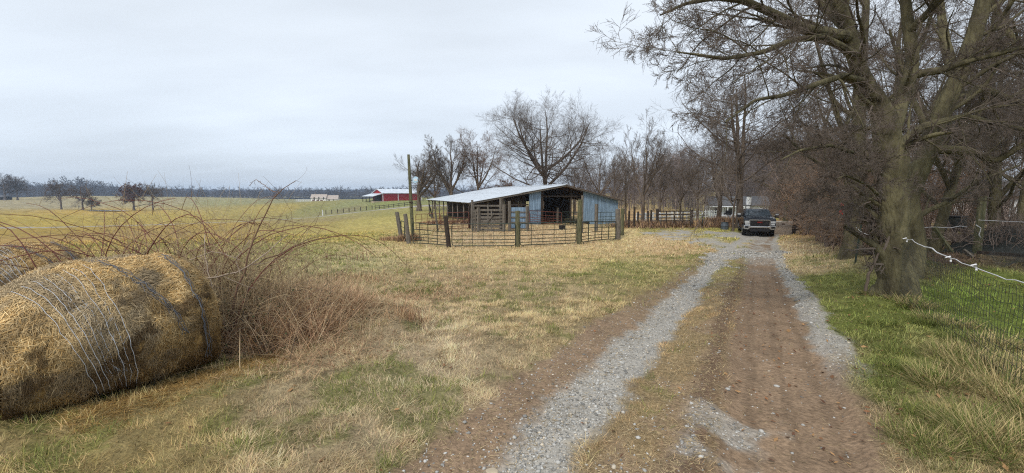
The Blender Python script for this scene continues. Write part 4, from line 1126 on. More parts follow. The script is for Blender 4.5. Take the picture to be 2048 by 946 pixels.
plank_gate('plank_gate', 'grey plank gate with diagonal brace in front of the barn', 960, 1006, 418, 463, Yg, [.08, .22, .36, .5, .64, .78, .95])
plank_gate('plank_fence', 'short slatted plank panel left of the diagonal braced gate', 944, 958, 418, 460, Yg + .5, [.1, .26, .42, .58, .74, .9], False, .11)
plank_gate('loading_chute', 'high slatted plank side behind the diagonal braced gate', 948, 1004, 408, 458, Yg + 2.0, [.15, .3, .45, .6, .75, .93], False, .15)
plank_gate('tin_pen_panel', 'sheet metal pen panel with pale boards left of the narrow tin wall', 1020, 1057, 410, 457, Yg + 1.4, [.05, .3, .52, .72], False, .10, n_up=2)
pen = bpy.data.objects['tin_pen_panel']
s_ = MB(); corr(s_, 0, 1.55, .06, .15, 2.0, .12, .008); s_.build('sheet', M['tin'], pen)
GW = 'tall weathered posts of the wooden pens'
wpost('tall grey plank post rising above the right edge of the braced gate', 1002, 462, 396, 5, 'wood', 0, group=GW, Y=Yg + .25)
wpost('grey gate post at the right of the braced gate, lower than the tall plank', 1008, 464, 409, 5, 'wood', 0, group=GW, Y=Yg - .3)
wpost('grey post at the left edge of the sheet metal pen panel', 1019, 463, 402, 5, 'wood', 0, group=GW, Y=Yg)
wpost('broad pale post at the right edge of the sheet metal pen panel', 1054, 458, 412, 5, 'wood', 0, group=GW, Y=Yg + 1.2)
wpost('grey post at the left edge of the braced gate', 957, 463, 415, 5, 'wood', 0, group=GW, Y=Yg - .1)
wpost('slim post at the left end of the wooden pens, beside the slatted panel', 945, 459, 400, 4, 'wood', 0, group=GW, Y=Yg + .9)
wpost('short brown post before the dark bays of the barn', 939, 458, 412, 4, 'woodd', 0, group=GW, Y=Yg + 2.4)

# ------------------------------------------------------------------ pipe gates of the pen
def pipe_gate(label, p0, p1, h=1.45, nb=6, nv=4, bow=0.0, mt='gate', bent=0.0, feet=True, z0=.12, group='tubular steel gates round the cattle pen', skew=0.0):
    a = gz(*p0) if len(p0) == 2 else np.array([at(*p0)[0], p0[2], tz(at(*p0)[0], p0[2])])
    b = gz(*p1) if len(p1) == 2 else np.array([at(*p1)[0], p1[2], tz(at(*p1)[0], p1[2])])
    d = b - a; Ln = math.hypot(d[0], d[1]); rz = math.atan2(d[1], d[0]); dzz = d[2]
    t = thing('pipe_gate', label, 'gate', a, rz, group)
    zsx = [z0 + (h - z0) * v for v in ([0, .13, .28, .45, .67, 1] if nb == 6 else np.linspace(0, 1, nb))]
    def P_(u, z_): return (u * Ln + skew * z_, bow * 4 * u * (1 - u), z_ + dzz * u + bent * math.sin(u * 3.1 + z_))
    for z_ in zsx[1:-1]:
        o = MB(); o.tube([P_(u, z_) for u in np.linspace(.01, .99, 6)], .023, 5); o.build('bar', M[mt], t, smooth=True)
    fr = MB(); us = list(np.linspace(.03, .97, 6))
    ring = [P_(u, zsx[0]) for u in us] + [P_(.995, zsx[0] + .06), P_(1, zsx[0] + .15)] + [P_(1, v) for v in (h * .5, h - .15)] + [P_(.99, h - .04)] + [P_(u, h) for u in us[::-1]] + [P_(.01, h - .04), P_(0, h - .15), P_(0, h * .5), P_(0, zsx[0] + .15), P_(.01, zsx[0] + .05), P_(.03, zsx[0])]
    fr.tube(ring, .030, 6, False); fr.build('frame', M[mt], t, smooth=True)
    for i in range(1, nv + 1):
        u = i / (nv + 1); o = MB(); o.beam(P_(u, zsx[0]), P_(u, h), .06, .015, (0, -1, 0)); o.build('upright', M[mt], t)
    if feet:
        for u in (.06, .94):
            o = MB(); o.tube([P_(u, zsx[0]), P_(u, -.05)], .02, 5); o.build('foot', M[mt], t)
    return t
pipe_gate('short steel gate between the two leftmost tilted posts', (803, 480), (817, 487), nv=1)
pipe_gate('bent green steel gate at the front left of the pen', (826, 489.5), (895, 493.5), nv=3, bow=-.15, bent=.05)
pipe_gate('long green steel gate at the front, left of the middle mossy post', (904, 494.5), (1031, 495), nv=5, bow=-.06, h=1.5)
pipe_gate('green steel gate between the middle mossy post and the tall green post', (1040, 494.5), (1152, 489.5), nv=4, h=1.48)
pipe_gate('green steel gate right of the tall green post', (1163, 488.5), (1231, 480), nv=4, bow=.1, bent=.03)
pipe_gate('rust red steel gate hung in front of the barn opening', (1059, 452, 43.5), (1123, 452, 43.9), h=1.35, nv=3, mt='gater', bent=.03)
pipe_gate('dark steel gate at the back of the pen before the wide tin wall', (1190, 452, 40), (1232, 452, 39.0), h=1.4, nv=3, bow=.1)
pipe_gate('rusty steel gate at the back left of the pen, before the dark bays', (832, 452, 39), (880, 452, 38.5), h=1.5, nv=3, mt='gater')
pipe_gate('rusty steel gate in front of the barn bays, left of the wooden pens', (882, 452, 38.4), (938, 452, 38.2), h=1.55, nv=4, mt='gater', bow=.1)
pipe_gate('dark steel gate inside the pen between the red gate and the tall green post', (1124, 452, 43.9), (1160, 452, 41.5), h=1.4, nv=2)
# dark water tub inside the pen
p = np.array([at(1124, 460, 38.5)[0], 38.5, 0]); p[2] = tz(p[0], p[1])
o = MB(); n_ = 14; o.tube([(0, 0, -.02), (0, 0, .36), (0, 0, .40), (0, 0, .40), (0, 0, .12)], [.27, .30, .31, .27, .25], n_, False)
o.add([(.25 * math.cos(2 * math.pi * k / n_), .25 * math.sin(2 * math.pi * k / n_), .2) for k in range(n_)], [tuple(range(n_))])
tag(o.build('feed_tub', M['black'], None, smooth=True, loc=tuple(p)), 'low black feed tub on the ground inside the pen', 'tub')

# ------------------------------------------------------------------ utility pole
pb = gz(826, 474); sc = F / pb[1]; ht = at(817, 309, pb[1])[2] - pb[2]; lx = at(817, 309, pb[1])[0] - pb[0]
up = thing('utility_pole', 'tall grey wooden utility pole at the left of the pen with a pale lamp box', 'utility pole', pb)
o = MB(); o.tube([(lx * t_, 0, -.3 + (ht + .3) * t_) for t_ in np.linspace(0, 1, 9)], np.linspace(.155, .105, 9), 12); o.build('pole', M['woodg'], up, smooth=True)
zb = at(820, 405, pb[1])[2] - pb[2]; fx = lx * zb / ht
o = MB(); o.tube([(fx, 0, zb - .05), (fx, 0, zb + .06)], .15, 12); o.build('band', M['woodd'], up)
for k_ in range(3):
    o = MB(); zq = zb - .9 * k_ - .4; o.box(lx * zq / ht - .02, lx * zq / ht + .12, -.15, -.12, zq, zq + .05); o.build('cable_clip', M['woodd'], up)
zl = at(828, 361, pb[1])[2] - pb[2]; fx = lx * zl / ht
o = MB(); o.tube([(fx + .1, 0, zl), (fx + .3, -.05, zl + .06)], .02, 6); o.build('bracket', M['wire'], up)
o = MB(); o.prism([(-.20, -.12), (.0, -.26), (.22, -.16), (.26, .20), (.05, .30), (-.14, .16)], -.09, .09, 'y'); lo = o.build('lamp_box', M['blueb'], up, bevel=.02); lo.location = (fx + .42, -.05, zl + .02)
o = MB(); o.box(-.06, .2, -.115, -.095, -.05, .12); o.build('lens', M['white'], lo)

# ------------------------------------------------------------------ fence line right of the barn
GF_ = 'thin wooden posts of the wire fence right of the barn'
for i, (px, top, w_, mt_, lab) in enumerate([(1246, 428, 3, 'woodd', 'first thin post of the wire fence, next to the pen corner'), (1257, 421, 3.2, 'woodd', 'second thin post of the wire fence right of the pen'),
        (1268, 414, 3.4, 'woodd', 'tallest thin post of the wire fence right of the pen'), (1275, 423, 3, 'woodd', 'short post just left of the narrow upright tree in the wire fence'),
        (1296, 422, 3, 'woodd', 'thin post right of the narrow upright tree in the wire fence'), (1301, 420, 3.2, 'woodd', 'post standing close to the left end of the board gate'),
        (1404, 428, 2, 'gate', 'thin dark stake right of the board gate')]):
    wpost(lab, px, 453, top, w_, mt_, random.uniform(-.04, .04), group=GF_, Y=37 + i * .05)
wpost('thick dark post at the left of the old board gate', 1313.5, 454, 418, 4.5, 'woodd', 0, Y=37, group='gate posts of the old board gate')
wpost('thick dark post at the right of the old board gate', 1382, 455, 420, 5, 'woodd', 0, Y=37, group='gate posts of the old board gate')
a = at(1245, 450, 37.1); b = at(1312, 450, 37.1); za = tz(a[0], 37.1)
t = thing('wire_fence', 'rusty strands of fence wire between the thin posts right of the pen', 'fence', (a[0], 37.1, za))
for z_ in (.35, .7, 1.0, 1.3):
    o = MB(); o.tube([((b[0] - a[0]) * u, 0, z_ - .04 * math.sin(u * math.pi)) for u in np.linspace(0, 1, 7)], .010, 4); o.build('wire', M['wire'], t)
a = at(1384, 450, 37.2); b = at(1480, 450, 37.2)
t = thing('wire_fence', 'strands of fence wire from the board gate towards the truck', 'fence', (a[0], 37.2, tz(a[0], 37.2)))
for z_ in (.35, .7, 1.05):
    o = MB(); o.tube([((b[0] - a[0]) * u, 0, z_ - .04 * math.sin(u * math.pi)) for u in np.linspace(0, 1, 7)], .010, 4); o.build('wire', M['wire'], t)
t = plank_gate('board_gate', 'old sagging board gate between two thick dark posts', 1315, 1381, 421, 454, 36.9, [.22, .40, .58, .78, .95], False, .10, 'woodd', 5)
for x0_, z0_, x1_, z1_ in ((1.1, .1, 1.5, 1.5), (1.7, .1, 1.95, 1.2), (.05, -.02, .35, 1.0)):
    o = MB(); o.beam((x0_, -.12, z0_), (x1_, -.1, z1_), .08, .03, (0, -1, 0)); o.build('brace', M['wood'], t)
# white rail fence behind
a = at(1384, 432, 62); b = at(1446, 428, 84); d = b - a
t = thing('rail_fence', 'white three rail fence beyond the board gate', 'fence', (a[0], a[1], tz(a[0], a[1])), math.atan2(d[1], d[0]))
Ln = math.hypot(d[0], d[1]); dz_ = tz(b[0], b[1]) - tz(a[0], a[1])
x0_ = -24
for z_ in (.45, .85, 1.25):
    o = MB(); o.beam((x0_, 0, z_ + dz_ * x0_ / Ln), (Ln, 0, z_ + dz_), .14, .05); o.build('rail', M['white'], t)
for x_ in np.arange(x0_, Ln, 2.6):
    o = MB(); o.box(x_ - .07, x_ + .07, -.07, .07, -.8 + dz_ * x_ / Ln, 1.4 + dz_ * x_ / Ln); o.build('post', M['white'], t)
# galvanised tub
p = at(1449, 458, 35.5); p[2] = tz(p[0], 35.5)
o = MB(); n_ = 16; o.tube([(0, 0, -.02), (0, 0, .28), (0, 0, .31), (0, 0, .34), (0, 0, .60), (0, 0, .62), (0, 0, .62), (0, 0, .2)], [.31, .30, .315, .30, .26, .275, .24, .24], n_, False)
o.add([(.24 * math.cos(2 * math.pi * k / n_), .24 * math.sin(2 * math.pi * k / n_), .3) for k in range(n_)], [tuple(range(n_))])
tag(o.build('water_tub', M['tub'], None, smooth=True, loc=tuple(p)), 'grey ribbed metal tub on the grass left of the truck', 'tub')

# ------------------------------------------------------------------ white farmhouse behind the truck
hx, hy = at(1447, 430, 80)[0], 80.0
hz = tz(hx, hy)
fh = thing('farmhouse', 'white farmhouse with dark grey roof and pale chimney hidden behind the trees and truck', 'house', (hx, hy, hz), R(-18))
o = MB(); o.box(-2.6, 7.4, 0, 6, -.3, 2.55); o.build('wall', M['white'], fh)
o = MB(); o.prism([(-.45, 2.5), (3, 4.1), (6.4, 2.5), (6.4, 2.62), (3, 4.25), (-.45, 2.62)], -2.9, 7.7, 'x'); rfm = o.build('roof', M['shingled'], fh)
o = MB(); o.prism([(0, 2.5), (3, 3.98), (6, 2.5)], -2.6, -2.5, 'x'); o.prism([(0, 2.5), (3, 3.98), (6, 2.5)], 7.3, 7.4, 'x'); o.build('gable', M['white'], fh)
o = MB(); o.box(3.7, 4.5, -.35, .5, 0, 4.2); o.build('chimney', M['white'], rfm); 
o = MB(); o.box(3.63, 4.57, -.42, .57, 4.2, 4.3); o.build('chimney_cap', M['shingled'], rfm)
for x_, w_ in ((-1.7, 1.0), (.4, 1.1), (2.1, .9), (6.0, .9)):
    o = MB(); o.box(x_, x_ + w_, -.05, -.01, .95, 2.05); f_ = o.build('window', M['white'], fh)
    o = MB(); o.box(x_ + .07, x_ + w_ - .07, -.07, -.055, 1.02, 1.98); o.build('pane', M['glass'], f_)
o = MB(); o.box(-2.7, 3.2, -1.9, -.02, 2.28, 2.42); o.build('porch_roof', M['white'], fh)
for x_ in (-2.6, -1.1, .4, 1.8, 3.1):
    o = MB(); o.box(x_ - .07, x_ + .07, -1.85, -1.72, -.2, 2.28); o.build('porch_post', M['white'], fh)
o = MB(); o.box(-2.7, 3.2, -1.9, -.02, -.3, .25); o.build('porch_floor', M['white'], fh)
# small white utility cart by the house
cx_, cy_ = at(1451, 438, 52)[0], 52.0
ct = thing('golf_cart', 'small white open sided cart parked before the white farmhouse', 'cart', (cx_, cy_, tz(cx_, cy_)), R(20))
o = MB(); o.prism([(-1.1, .35), (-1.1, .75), (-.35, .8), (-.25, .45), (.35, .45), (.45, .85), (1.1, .8), (1.1, .35)], -.55, .55, 'y'); o.build('body', M['white'], ct, bevel=.03)
o = MB(); o.box(-.8, .7, -.55, .55, 1.72, 1.78); o.build('canopy', M['white'], ct, bevel=.02)
for x_ in (-.75, .65):
    for y_ in (-.5, .5):
        o = MB(); o.tube([(x_, y_, .75), (x_ * .95, y_, 1.73)], .022, 6); o.build('canopy_post', M['black'], ct)
for x_ in (-.75, .75):
    for y_ in (-.5, .5):
        o = MB(); o.tube([(x_, y_ - .09, .24), (x_, y_ + .09, .24)], .25, 14); o.build('wheel', M['rubber'], ct)
o = MB(); o.box(.15, .5, -.45, .45, .8, .95); o.box(.4, .5, -.45, .45, .95, 1.3); o.build('seat', M['black'], ct)
# wooden post and sloping rail at the driveway's right side
wpost('dark square post at the right side of the driveway behind the truck', 1587, 467, 432, 6.5, 'woodd', .06, Y=31)
p = gz(1590, 467); a = at(1592, 460, 31); b = at(1622, 450, 30.2)
o = MB(); o.beam((0, 0, 0), tuple(b - a), .10, .06); tag(o.build('rail', M['woodd'], None, loc=tuple(a)), 'dark slanting rail from the driveway post into the thicket', 'rail')
wpost('short brown stub post beyond the truck', 1566, 460, 447, 5, 'rust', .02, Y=39)
o = MB(); a = at(1556, 462, 38); o.tube([(0, 0, 0), (.55, .3, .06)], .03, 6); tag(o.build('steel_bar', M['wire'], None, loc=tuple(a)), 'thin grey bar between the truck and the short stub post', 'bar')

# ------------------------------------------------------------------ red barn and white house far left
rx, ry = at(766, 403, 200)[0], 200.0
rb_ = thing('red_barn', 'red metal barn with white roof and open side porch on the hill', 'barn', (rx, ry, tz(rx, ry) - .1), R(45))
H1 = at(766, 386, 200)[2] - tz(rx, ry); H2 = at(757, 377.6, 204)[2] - tz(rx, ry)
o = MB(); o.box(0, 21, 0, 10, -1, H1); o.build('wall', M['red'], rb_)
o = MB(); o.prism([(0, H1), (10, H1), (5, H2 - .15)], .02, .12, 'x'); o.build('gable', M['red'], rb_)
o = MB(); o.prism([(-.5, H1 - .1), (5, H2 - .1), (10.5, H1 - .1), (10.5, H1 + .08), (5, H2 + .08), (-.5, H1 + .08)], -.5, 21.5, 'x'); o.build('roof', M['tinroof'], rb_)
for x_ in (.0, 8.0, 14.5, 20.9):
    o = MB(); o.box(x_ - .18, x_ + .18, -.06, -.01, -.5, H1); o.build('corner_trim', M['white'], rb_)
o = MB(); o.box(11.6, 14, -.05, -.01, 0, 2.4); o.build('door', M['red'], rb_); 
o = MB(); o.add([(-.02, -.6, H1 - .15), (-.02, 10.6, H1 - .15), (-5.2, 10.6, H1 - 1.5), (-5.2, -.6, H1 - 1.5), (-.02, -.6, H1), (-.02, 10.6, H1), (-5.2, 10.6, H1 - 1.35), (-5.2, -.6, H1 - 1.35)],
     [(0, 1, 2, 3), (4, 7, 6, 5), (0, 3, 7, 4), (1, 5, 6, 2), (2, 6, 7, 3), (0, 4, 5, 1)]); o.build('porch_roof', M['tinroof'], rb_)
for y_ in (-.3, 3.3, 6.8, 10.2):
    o = MB(); o.box(-5.1, -4.85, y_ - .12, y_ + .12, -1, H1 - 1.45); o.build('porch_post', M['black'], rb_)
o = MB(); o.box(-.05, -.01, 1.5, 8, 0, 3); o.build('door', M['dark'], rb_)
gp = thing('paved_apron', 'pale concrete apron along the red barn', 'pavement', (rx, ry, tz(rx, ry)), R(45)); 
o = MB(); o.box(-6, 22, -2.5, 0, -.9, .06); o.build('slab', M['stone'], gp)
ax_, ay_ = at(645, 402, 400)[0], 400.0
hh = tz(ax_, ay_)
s_ = F / 400.0
wh = thing('white_house', 'cream two storey house with three garage doors on the far hill', 'house', (ax_, ay_, hh), R(12))
H1 = at(645, 396, 400)[2] - hh; H2 = at(645, 388.5, 400)[2] - hh
o = MB(); o.box(-10, 3, 0, 9, -1, H1); o.build('wall', M['cream'], wh)
o = MB(); o.prism([(-.6, H1 - .1), (4.5, H2), (9.6, H1 - .1)], -10.5, 3.4, 'x'); o.build('roof', M['shingle'], wh)
o = MB(); o.box(3, 13, 1, 9, -1, H1 - 1.1); o.build('wall', M['cream'], wh)
o = MB(); o.prism([(.4, H1 - 1.2), (5, H2 - .9), (9.6, H1 - 1.2)], 3.1, 13.5, 'x'); o.build('roof', M['shingle'], wh)
for x_ in (-9, -5.2, -2):
    o = MB(); o.box(x_, x_ + 2.3, -.08, -.02, -.6, 1.8); o.build('garage_door', M['rust'], wh)
for x_ in (-7.6, -3.6, .6):
    o = MB(); o.box(x_, x_ + 1.0, -.08, -.02, H1 - 1.5, H1 - .2); o.prism([(x_ - .4, H1 - .1), (x_ + 1.4, H1 - .1), (x_ + .5, H1 + 1.1)], -.3, .5, 'y'); o.build('dormer_window', M['dark'], wh)
o = MB(); o.box(5, 6.2, .92, .98, 0, 1.9); o.box(9, 10.2, .92, .98, .4, 1.9); o.build('window', M['dark'], wh)
a = at(592, 401, 405); b = at(622, 401, 398); d = b - a
t = thing('rail_fence', 'white rail fence left of the cream house', 'fence', (a[0], a[1], tz(a[0], a[1])), math.atan2(d[1], d[0])); Ln = math.hypot(d[0], d[1]); dz_ = tz(b[0], b[1]) - tz(a[0], a[1])
for z_ in (.6, 1.9):
    o = MB(); o.beam((0, 0, z_), (Ln, 0, z_ + dz_), .5 if z_ < 1 else .25, .1); o.build('rail', M['white'], t)
for u in np.linspace(0, 1, 7):
    o = MB(); o.box(u * Ln - .12, u * Ln + .12, -.1, .1, -1 + dz_ * u, 2.0 + dz_ * u); o.build('post', M['white'], t)
# dark shed at the far left edge
p = at(2, 394, 340); dshed = thing('shed', 'low dark shed under the large tree at the left edge', 'shed', (p[0], 340, tz(p[0], 340)))
o = MB(); o.box(-6, 3, 0, 5, -.5, 2.6); o.build('wall', M['dark'], dshed); o = MB(); o.prism([(-.4, 2.5), (2.5, 3.6), (5.4, 2.5)], -6.4, 3.4, 'x'); o.build('roof', M['shingled'], dshed)
# pond: narrow pale water in the far field
o = MB(); pts = [G(px, py) for px, py in ((165, 422.5), (190, 422), (240, 422.6), (262, 423.4), (236, 424), (190, 423.4))]
zz_ = max(tz(*q) for q in pts) + .12
o.add([(q[0], q[1], zz_) for q in pts], [tuple(range(len(pts)))]); tag(o.build('pond', mat('pond_water', (.10, .12, .14), .05, spec=1.0)), kind='structure')

# far lane fence posts, dark rails
PF = 'dark fence posts along the far lane'
fp = [(645, 431.5, 421), (652, 428.6, 421.5), (663.5, 428, 421.5), (674.5, 427.6, 420.5), (686, 426.5, 419), (697, 425.2, 418), (708, 423.4, 416.8), (718.5, 422.4, 415.5), (729.5, 421, 414.5), (740, 420, 414)]
P0 = gz(652, 428.6); P1 = gz(750, 418.2)
pr = MB(); pr.tube([(0, 0, -.3), (0, 0, 1.45)], .13, 6)
proto = pr.build('fence_post', M['woodd'], None, loc=tuple(P0)); tag(proto, 'dark post in the evenly spaced row beside the pale far lane', 'post', PF)
for i in range(1, 9):
    q = P0 * (1 - i / 8.5) + P1 * (i / 8.5); q[2] = tz(q[0], q[1])
    o = proto.copy(); C.objects.link(o); o.location = tuple(q)
q = gz(645.5, 431); o = MB(); o.tube([(0, 0, -.2), (0, 0, 1.9)], .16, 6); tag(o.build('marker_post', M['white'], None, loc=tuple(q)), 'white marker post at the left start of the dark post row', 'post')
a = P1.copy(); b = gz(832, 411); a[2] = tz(a[0], a[1]); d = b - a; Ln = math.hypot(d[0], d[1])
t = thing('board_fence', 'dark board fence along the lane below the red barn', 'fence', a, math.atan2(d[1], d[0]))
us = np.linspace(0, 1, 9); zt_ = [tz(*(a[:2] + d[:2] * u)) - a[2] for u in us]
for z_ in (.6, 1.15):
    o = MB()
    for k in range(8): o.beam((us[k] * Ln, 0, z_ + zt_[k]), (us[k + 1] * Ln, 0, z_ + zt_[k + 1]), .14, .05)
    o.build('rail', M['woodd'], t)
for u, z_ in zip(us, zt_):
    o = MB(); o.tube([(u * Ln, .07, z_ - .3), (u * Ln, .07, z_ + 1.35)], .1, 6); o.build('post', M['woodd'], t)
# ------------------------------------------------------------------ round hay bales
def bale(label, c, ang, Rb, Lh, seed, nstraw, lines=True, sag=.88):
    """c: ground point below the middle; axis direction ang; Lh half length"""
    g = np.random.default_rng(seed)
    root = thing('hay_bale', label, 'hay bale', (c[0], c[1], tz(*c)), ang, 'old round hay bales')
    # local frame: x along the axis, -y towards the driveway side
    def surf(u, th, off=0.0):
        """u -1..1 along axis, th angle (0 = -y side, pi/2 = top)"""
        e = 1 - .15 * np.clip((u - .60) / .40, 0, 1) ** 2 - .24 * np.clip((-u - .15) / .85, 0, 1) ** 1.8
        nz_ = fbm(u * 2.3 + 5 + seed, th * 1.7 + 3, 1.4, 4, seed) - .5
        n3 = fbm(u * 9, th * 6, 1.0, 2, seed + 9) - .5
        lump = 1 - .07 * np.exp(-((u - .52) / .12) ** 2) * np.clip(np.sin(th), 0, 1) 
        r_ = Rb * e * (1 + .085 * nz_ + .035 * n3) * lump + off
        yy = -np.cos(th) * r_ * 1.17; zz_ = np.sin(th) * r_
        zc_ = Rb * sag * e
        z_ = zz_ + zc_
        # slumped, flat foot
        foot = np.clip(-np.sin(th), 0, 1)
        z_ = np.where(z_ < .02, .02 - .0 * foot + off * .3, z_)
        yy = yy * (1 + .10 * np.exp(-((z_ - .1) / .22) ** 2))
        return np.stack([u * Lh + (n3 * .03), yy, z_], -1)
    nu, nt_ = 60, 110
    U, TH = np.meshgrid(np.linspace(-1, 1, nu), np.linspace(0, 2 * np.pi, nt_, endpoint=False), indexing='ij')
    V = surf(U.ravel(), TH.ravel())
    i = np.arange(nu - 1)[:, None] * nt_ + np.arange(nt_)[None]; j = np.arange(nu - 1)[:, None] * nt_ + (np.arange(nt_)[None] + 1) % nt_
    q = [np.stack([i, j, j + nt_, i + nt_], -1).reshape(-1, 4)]
    # end faces as rings shrinking to the centre
    b = len(V); ends = []; tris = []
    for s_, ring0 in ((-1, 0), (1, (nu - 1) * nt_)):
        rim = V[ring0:ring0 + nt_]; cc_ = np.array([s_ * Lh, 0, Rb * sag * (.85 if s_ > 0 else .76)]); prev = np.arange(ring0, ring0 + nt_)
        for k, f in enumerate((.9, .7, .5, .3, .12)):
            rg = cc_ + (rim - cc_) * f; rg[:, 0] = s_ * Lh * (1.0 + .02 * k) + (fbm(rg[:, 1] * 3, rg[:, 2] * 3, 1.5, 3, seed + 40) - .5) * .09
            ends.append(rg); cur = np.arange(b, b + nt_); b += nt_
            a1 = np.stack([prev, np.roll(prev, -1), np.roll(cur, -1), cur], -1); q.append(a1); prev = cur
        ends.append(rg.mean(0, keepdims=True)); tris.append(np.stack([prev, np.roll(prev, -1), np.full(nt_, b)], -1)); b += 1
    V2 = np.concatenate([V] + ends)
    link('hay_roll', mk_mesh('hay_roll', V2, q + tris, M['hay'], True), root)
    # straw lying on and hanging from the roll
    n = nstraw
    u = g.uniform(-1, 1, n); th = g.uniform(-.9, 3.6, n)
    e_ = 1e-2
    off = g.uniform(.002, .016, n)
    p = surf(u, th, off); pu = surf(u + e_, th, off) - p; pt = surf(u, th + e_, off) - p
    pu /= np.linalg.norm(pu, axis=1, keepdims=True) + 1e-9; pt /= np.linalg.norm(pt, axis=1, keepdims=True) + 1e-9
    nn_ = np.cross(pu, pt); nn_ *= np.sign((nn_ * (p - np.array([0, 0, Rb * .8]) * np.array([1, 1, 1]) - np.stack([u * Lh, u * 0, u * 0], -1))).sum(1))[:, None]
    flow = fbm(u * 3, th * 2, 1.3, 2, seed + 3)[:, None] * 5 - 2.5
    a = (np.pi / 2 * 0 + flow[:, 0] + g.normal(0, .65, n))
    low = np.clip((.9 - th) / 1.2, 0, 1) * (th < 1.2)
    a = np.where(g.random(n) < low * .7, np.pi / 2 + g.normal(0, .35, n), a)
    d = pu * np.cos(a)[:, None] + pt * np.sin(a)[:, None] + nn_ * g.normal(.01, .07, (n, 1)); d /= np.linalg.norm(d, axis=1, keepdims=True)
    Ls = g.uniform(.025, .12, n)[:, None]; wv = np.cross(d, nn_); wv /= np.linalg.norm(wv, axis=1, keepdims=True) + 1e-9
    wd = g.uniform(.0022, .0048, n)[:, None] * 1.1
    bend = nn_ * g.normal(-.006, .012, (n, 1))
    p0 = p - d * Ls / 2; p1 = p + bend + nn_ * .006; p2 = p + d * Ls / 2
    Vs = np.stack([p0 - wv * wd / 2, p0 + wv * wd / 2, p1 - wv * wd / 2, p1 + wv * wd / 2, p2 - wv * wd / 2, p2 + wv * wd / 2], 1).reshape(-1, 3)
    bb = np.arange(n)[:, None] * 6
    Q = np.concatenate([bb + np.array([[0, 1, 3, 2]]), bb + np.array([[2, 3, 5, 4]])])
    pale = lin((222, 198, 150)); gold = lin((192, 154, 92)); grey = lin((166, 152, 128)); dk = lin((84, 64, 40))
    t_ = g.random((n, 1)); n_u = fbm(u * 2.5, th * 2, 1.2, 3, seed + 77)[:, None]
    cl = pale * (1 - t_) + gold * t_
    gk = np.maximum(sstep(.5, .62, n_u), np.exp(-((u[:, None] + .25 + .35 * np.clip(th[:, None] - .2, 0, 2)) / .22) ** 2)) * .75
    cl = cl * (1 - gk) + grey * gk * .85
    pn = fbm(u * 4 + 9, th * 3.2, 1.0, 3, seed + 21)[:, None]
    hay_shade = np.clip(sstep(.55, -.45, th)[:, None] * .55 + .35 * sstep(.3, .8, u)[:, None] * sstep(1.7, .7, th)[:, None] + sstep(.52, .62, pn) * sstep(1.5, .3, th)[:, None] * .6, 0, .9)
    cl = cl * (1 - hay_shade) + dk * hay_shade  # shade low down and at the far end, painted into the straw colour
    cl = cl * g.uniform(.55, 1.5, (n, 1))
    Vs[:, 2] = np.maximum(Vs[:, 2], -.01)
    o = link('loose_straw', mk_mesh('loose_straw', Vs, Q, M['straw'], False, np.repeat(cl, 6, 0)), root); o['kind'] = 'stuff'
    # straw on the near end face
    n = nstraw // 4; rr2 = np.sqrt(g.random(n)) * Rb * .82; aa = g.uniform(0, 6.28, n)
    for s_ in (-1, 1):
        p = np.stack([np.full(n, s_ * (Lh + .03)) + g.uniform(-.03, .03, n) , -np.cos(aa) * rr2 * 1.06, np.maximum(np.sin(aa) * rr2 * (.85 if s_ > 0 else .76) + Rb * sag * (.85 if s_ > 0 else .76), .02)], -1)
        tdir = np.stack([g.normal(0, .25, n), np.sin(aa), np.cos(aa)], -1) + g.normal(0, .5, (n, 3)); tdir[:, 2] -= .5 * (g.random(n) < .5); tdir /= np.linalg.norm(tdir, axis=1, keepdims=True)
        wv = np.cross(tdir, np.array([s_, 0, 0])); Ls = g.uniform(.03, .12, (n, 1)); wd = .0035
        Vs = np.stack([p - tdir * Ls / 2 - wv * wd / 2, p - tdir * Ls / 2 + wv * wd / 2, p + tdir * Ls / 2 + wv * wd / 2, p + tdir * Ls / 2 - wv * wd / 2], 1).reshape(-1, 3)
        cl = (lin((150, 130, 98)) * (1 - g.random((n, 1)) * .6) + lin((110, 90, 62)) * .3) * g.uniform(.6, 1.1, (n, 1))
        o = link('end_straw', mk_mesh('end_straw', Vs, np.arange(4)[None] + np.arange(n)[:, None] * 4, M['straw'], False, np.repeat(cl, 4, 0)), root); o['kind'] = 'stuff'
    if lines:
        Ps, Rs = [], []
        def ln_(ub, ut, th0, th1, r_, off=.028, wob=.006):
            tt = np.linspace(0, 1, 26); th = th0 + (th1 - th0) * tt
            u = ub + (ut - ub) * tt + g.normal(0, wob, 26) * .3
            Ps.append(surf(u, th, off + g.uniform(-.006, .008))); Rs.append(np.full(26, r_))
        for k in range(8):
            ln_(-.30 + .05 * k, -.80 + .085 * k, -.75, 1.3, .0021, off=.023, wob=.002)
            if k < 5: ln_(-.32 + .06 * k, -.8 + .09 * k, -.6, 1.2 + .1 * k, .0009, off=.016, wob=.012)
        for k in range(46):      # the short cross strands of the net
            u0 = g.uniform(-.16, .12); t0 = g.uniform(-.6, 1.2); sh = -.26 * (t0 + .75) / 1.0
            ln_(u0 + sh, u0 + sh + .05 * g.choice([-1, 1]), t0, t0 + g.uniform(.06, .14), .0009, off=.016)
        V, qq = tubes(np.array(Ps), np.array(Rs), 4)
        link('net_wrap', mk_mesh('net_wrap', V, qq, M['net'], True), root)
        Ps, Rs = [], []
        for ub, ut, r_, off in ((.55, -.10, .0040, .024), (.53, -.08, .003, .026), (.49, -.13, .0025, .024), (.56, -.05, .0025, .028)):
            tt = np.linspace(0, 1, 26); th = -.1 + 1.5 * tt; Ps.append(surf(ub + (ut - ub) * tt ** 1.2 + g.normal(0, .012, 26), th, off + g.normal(0, .006, 26))); Rs.append(np.full(26, r_))
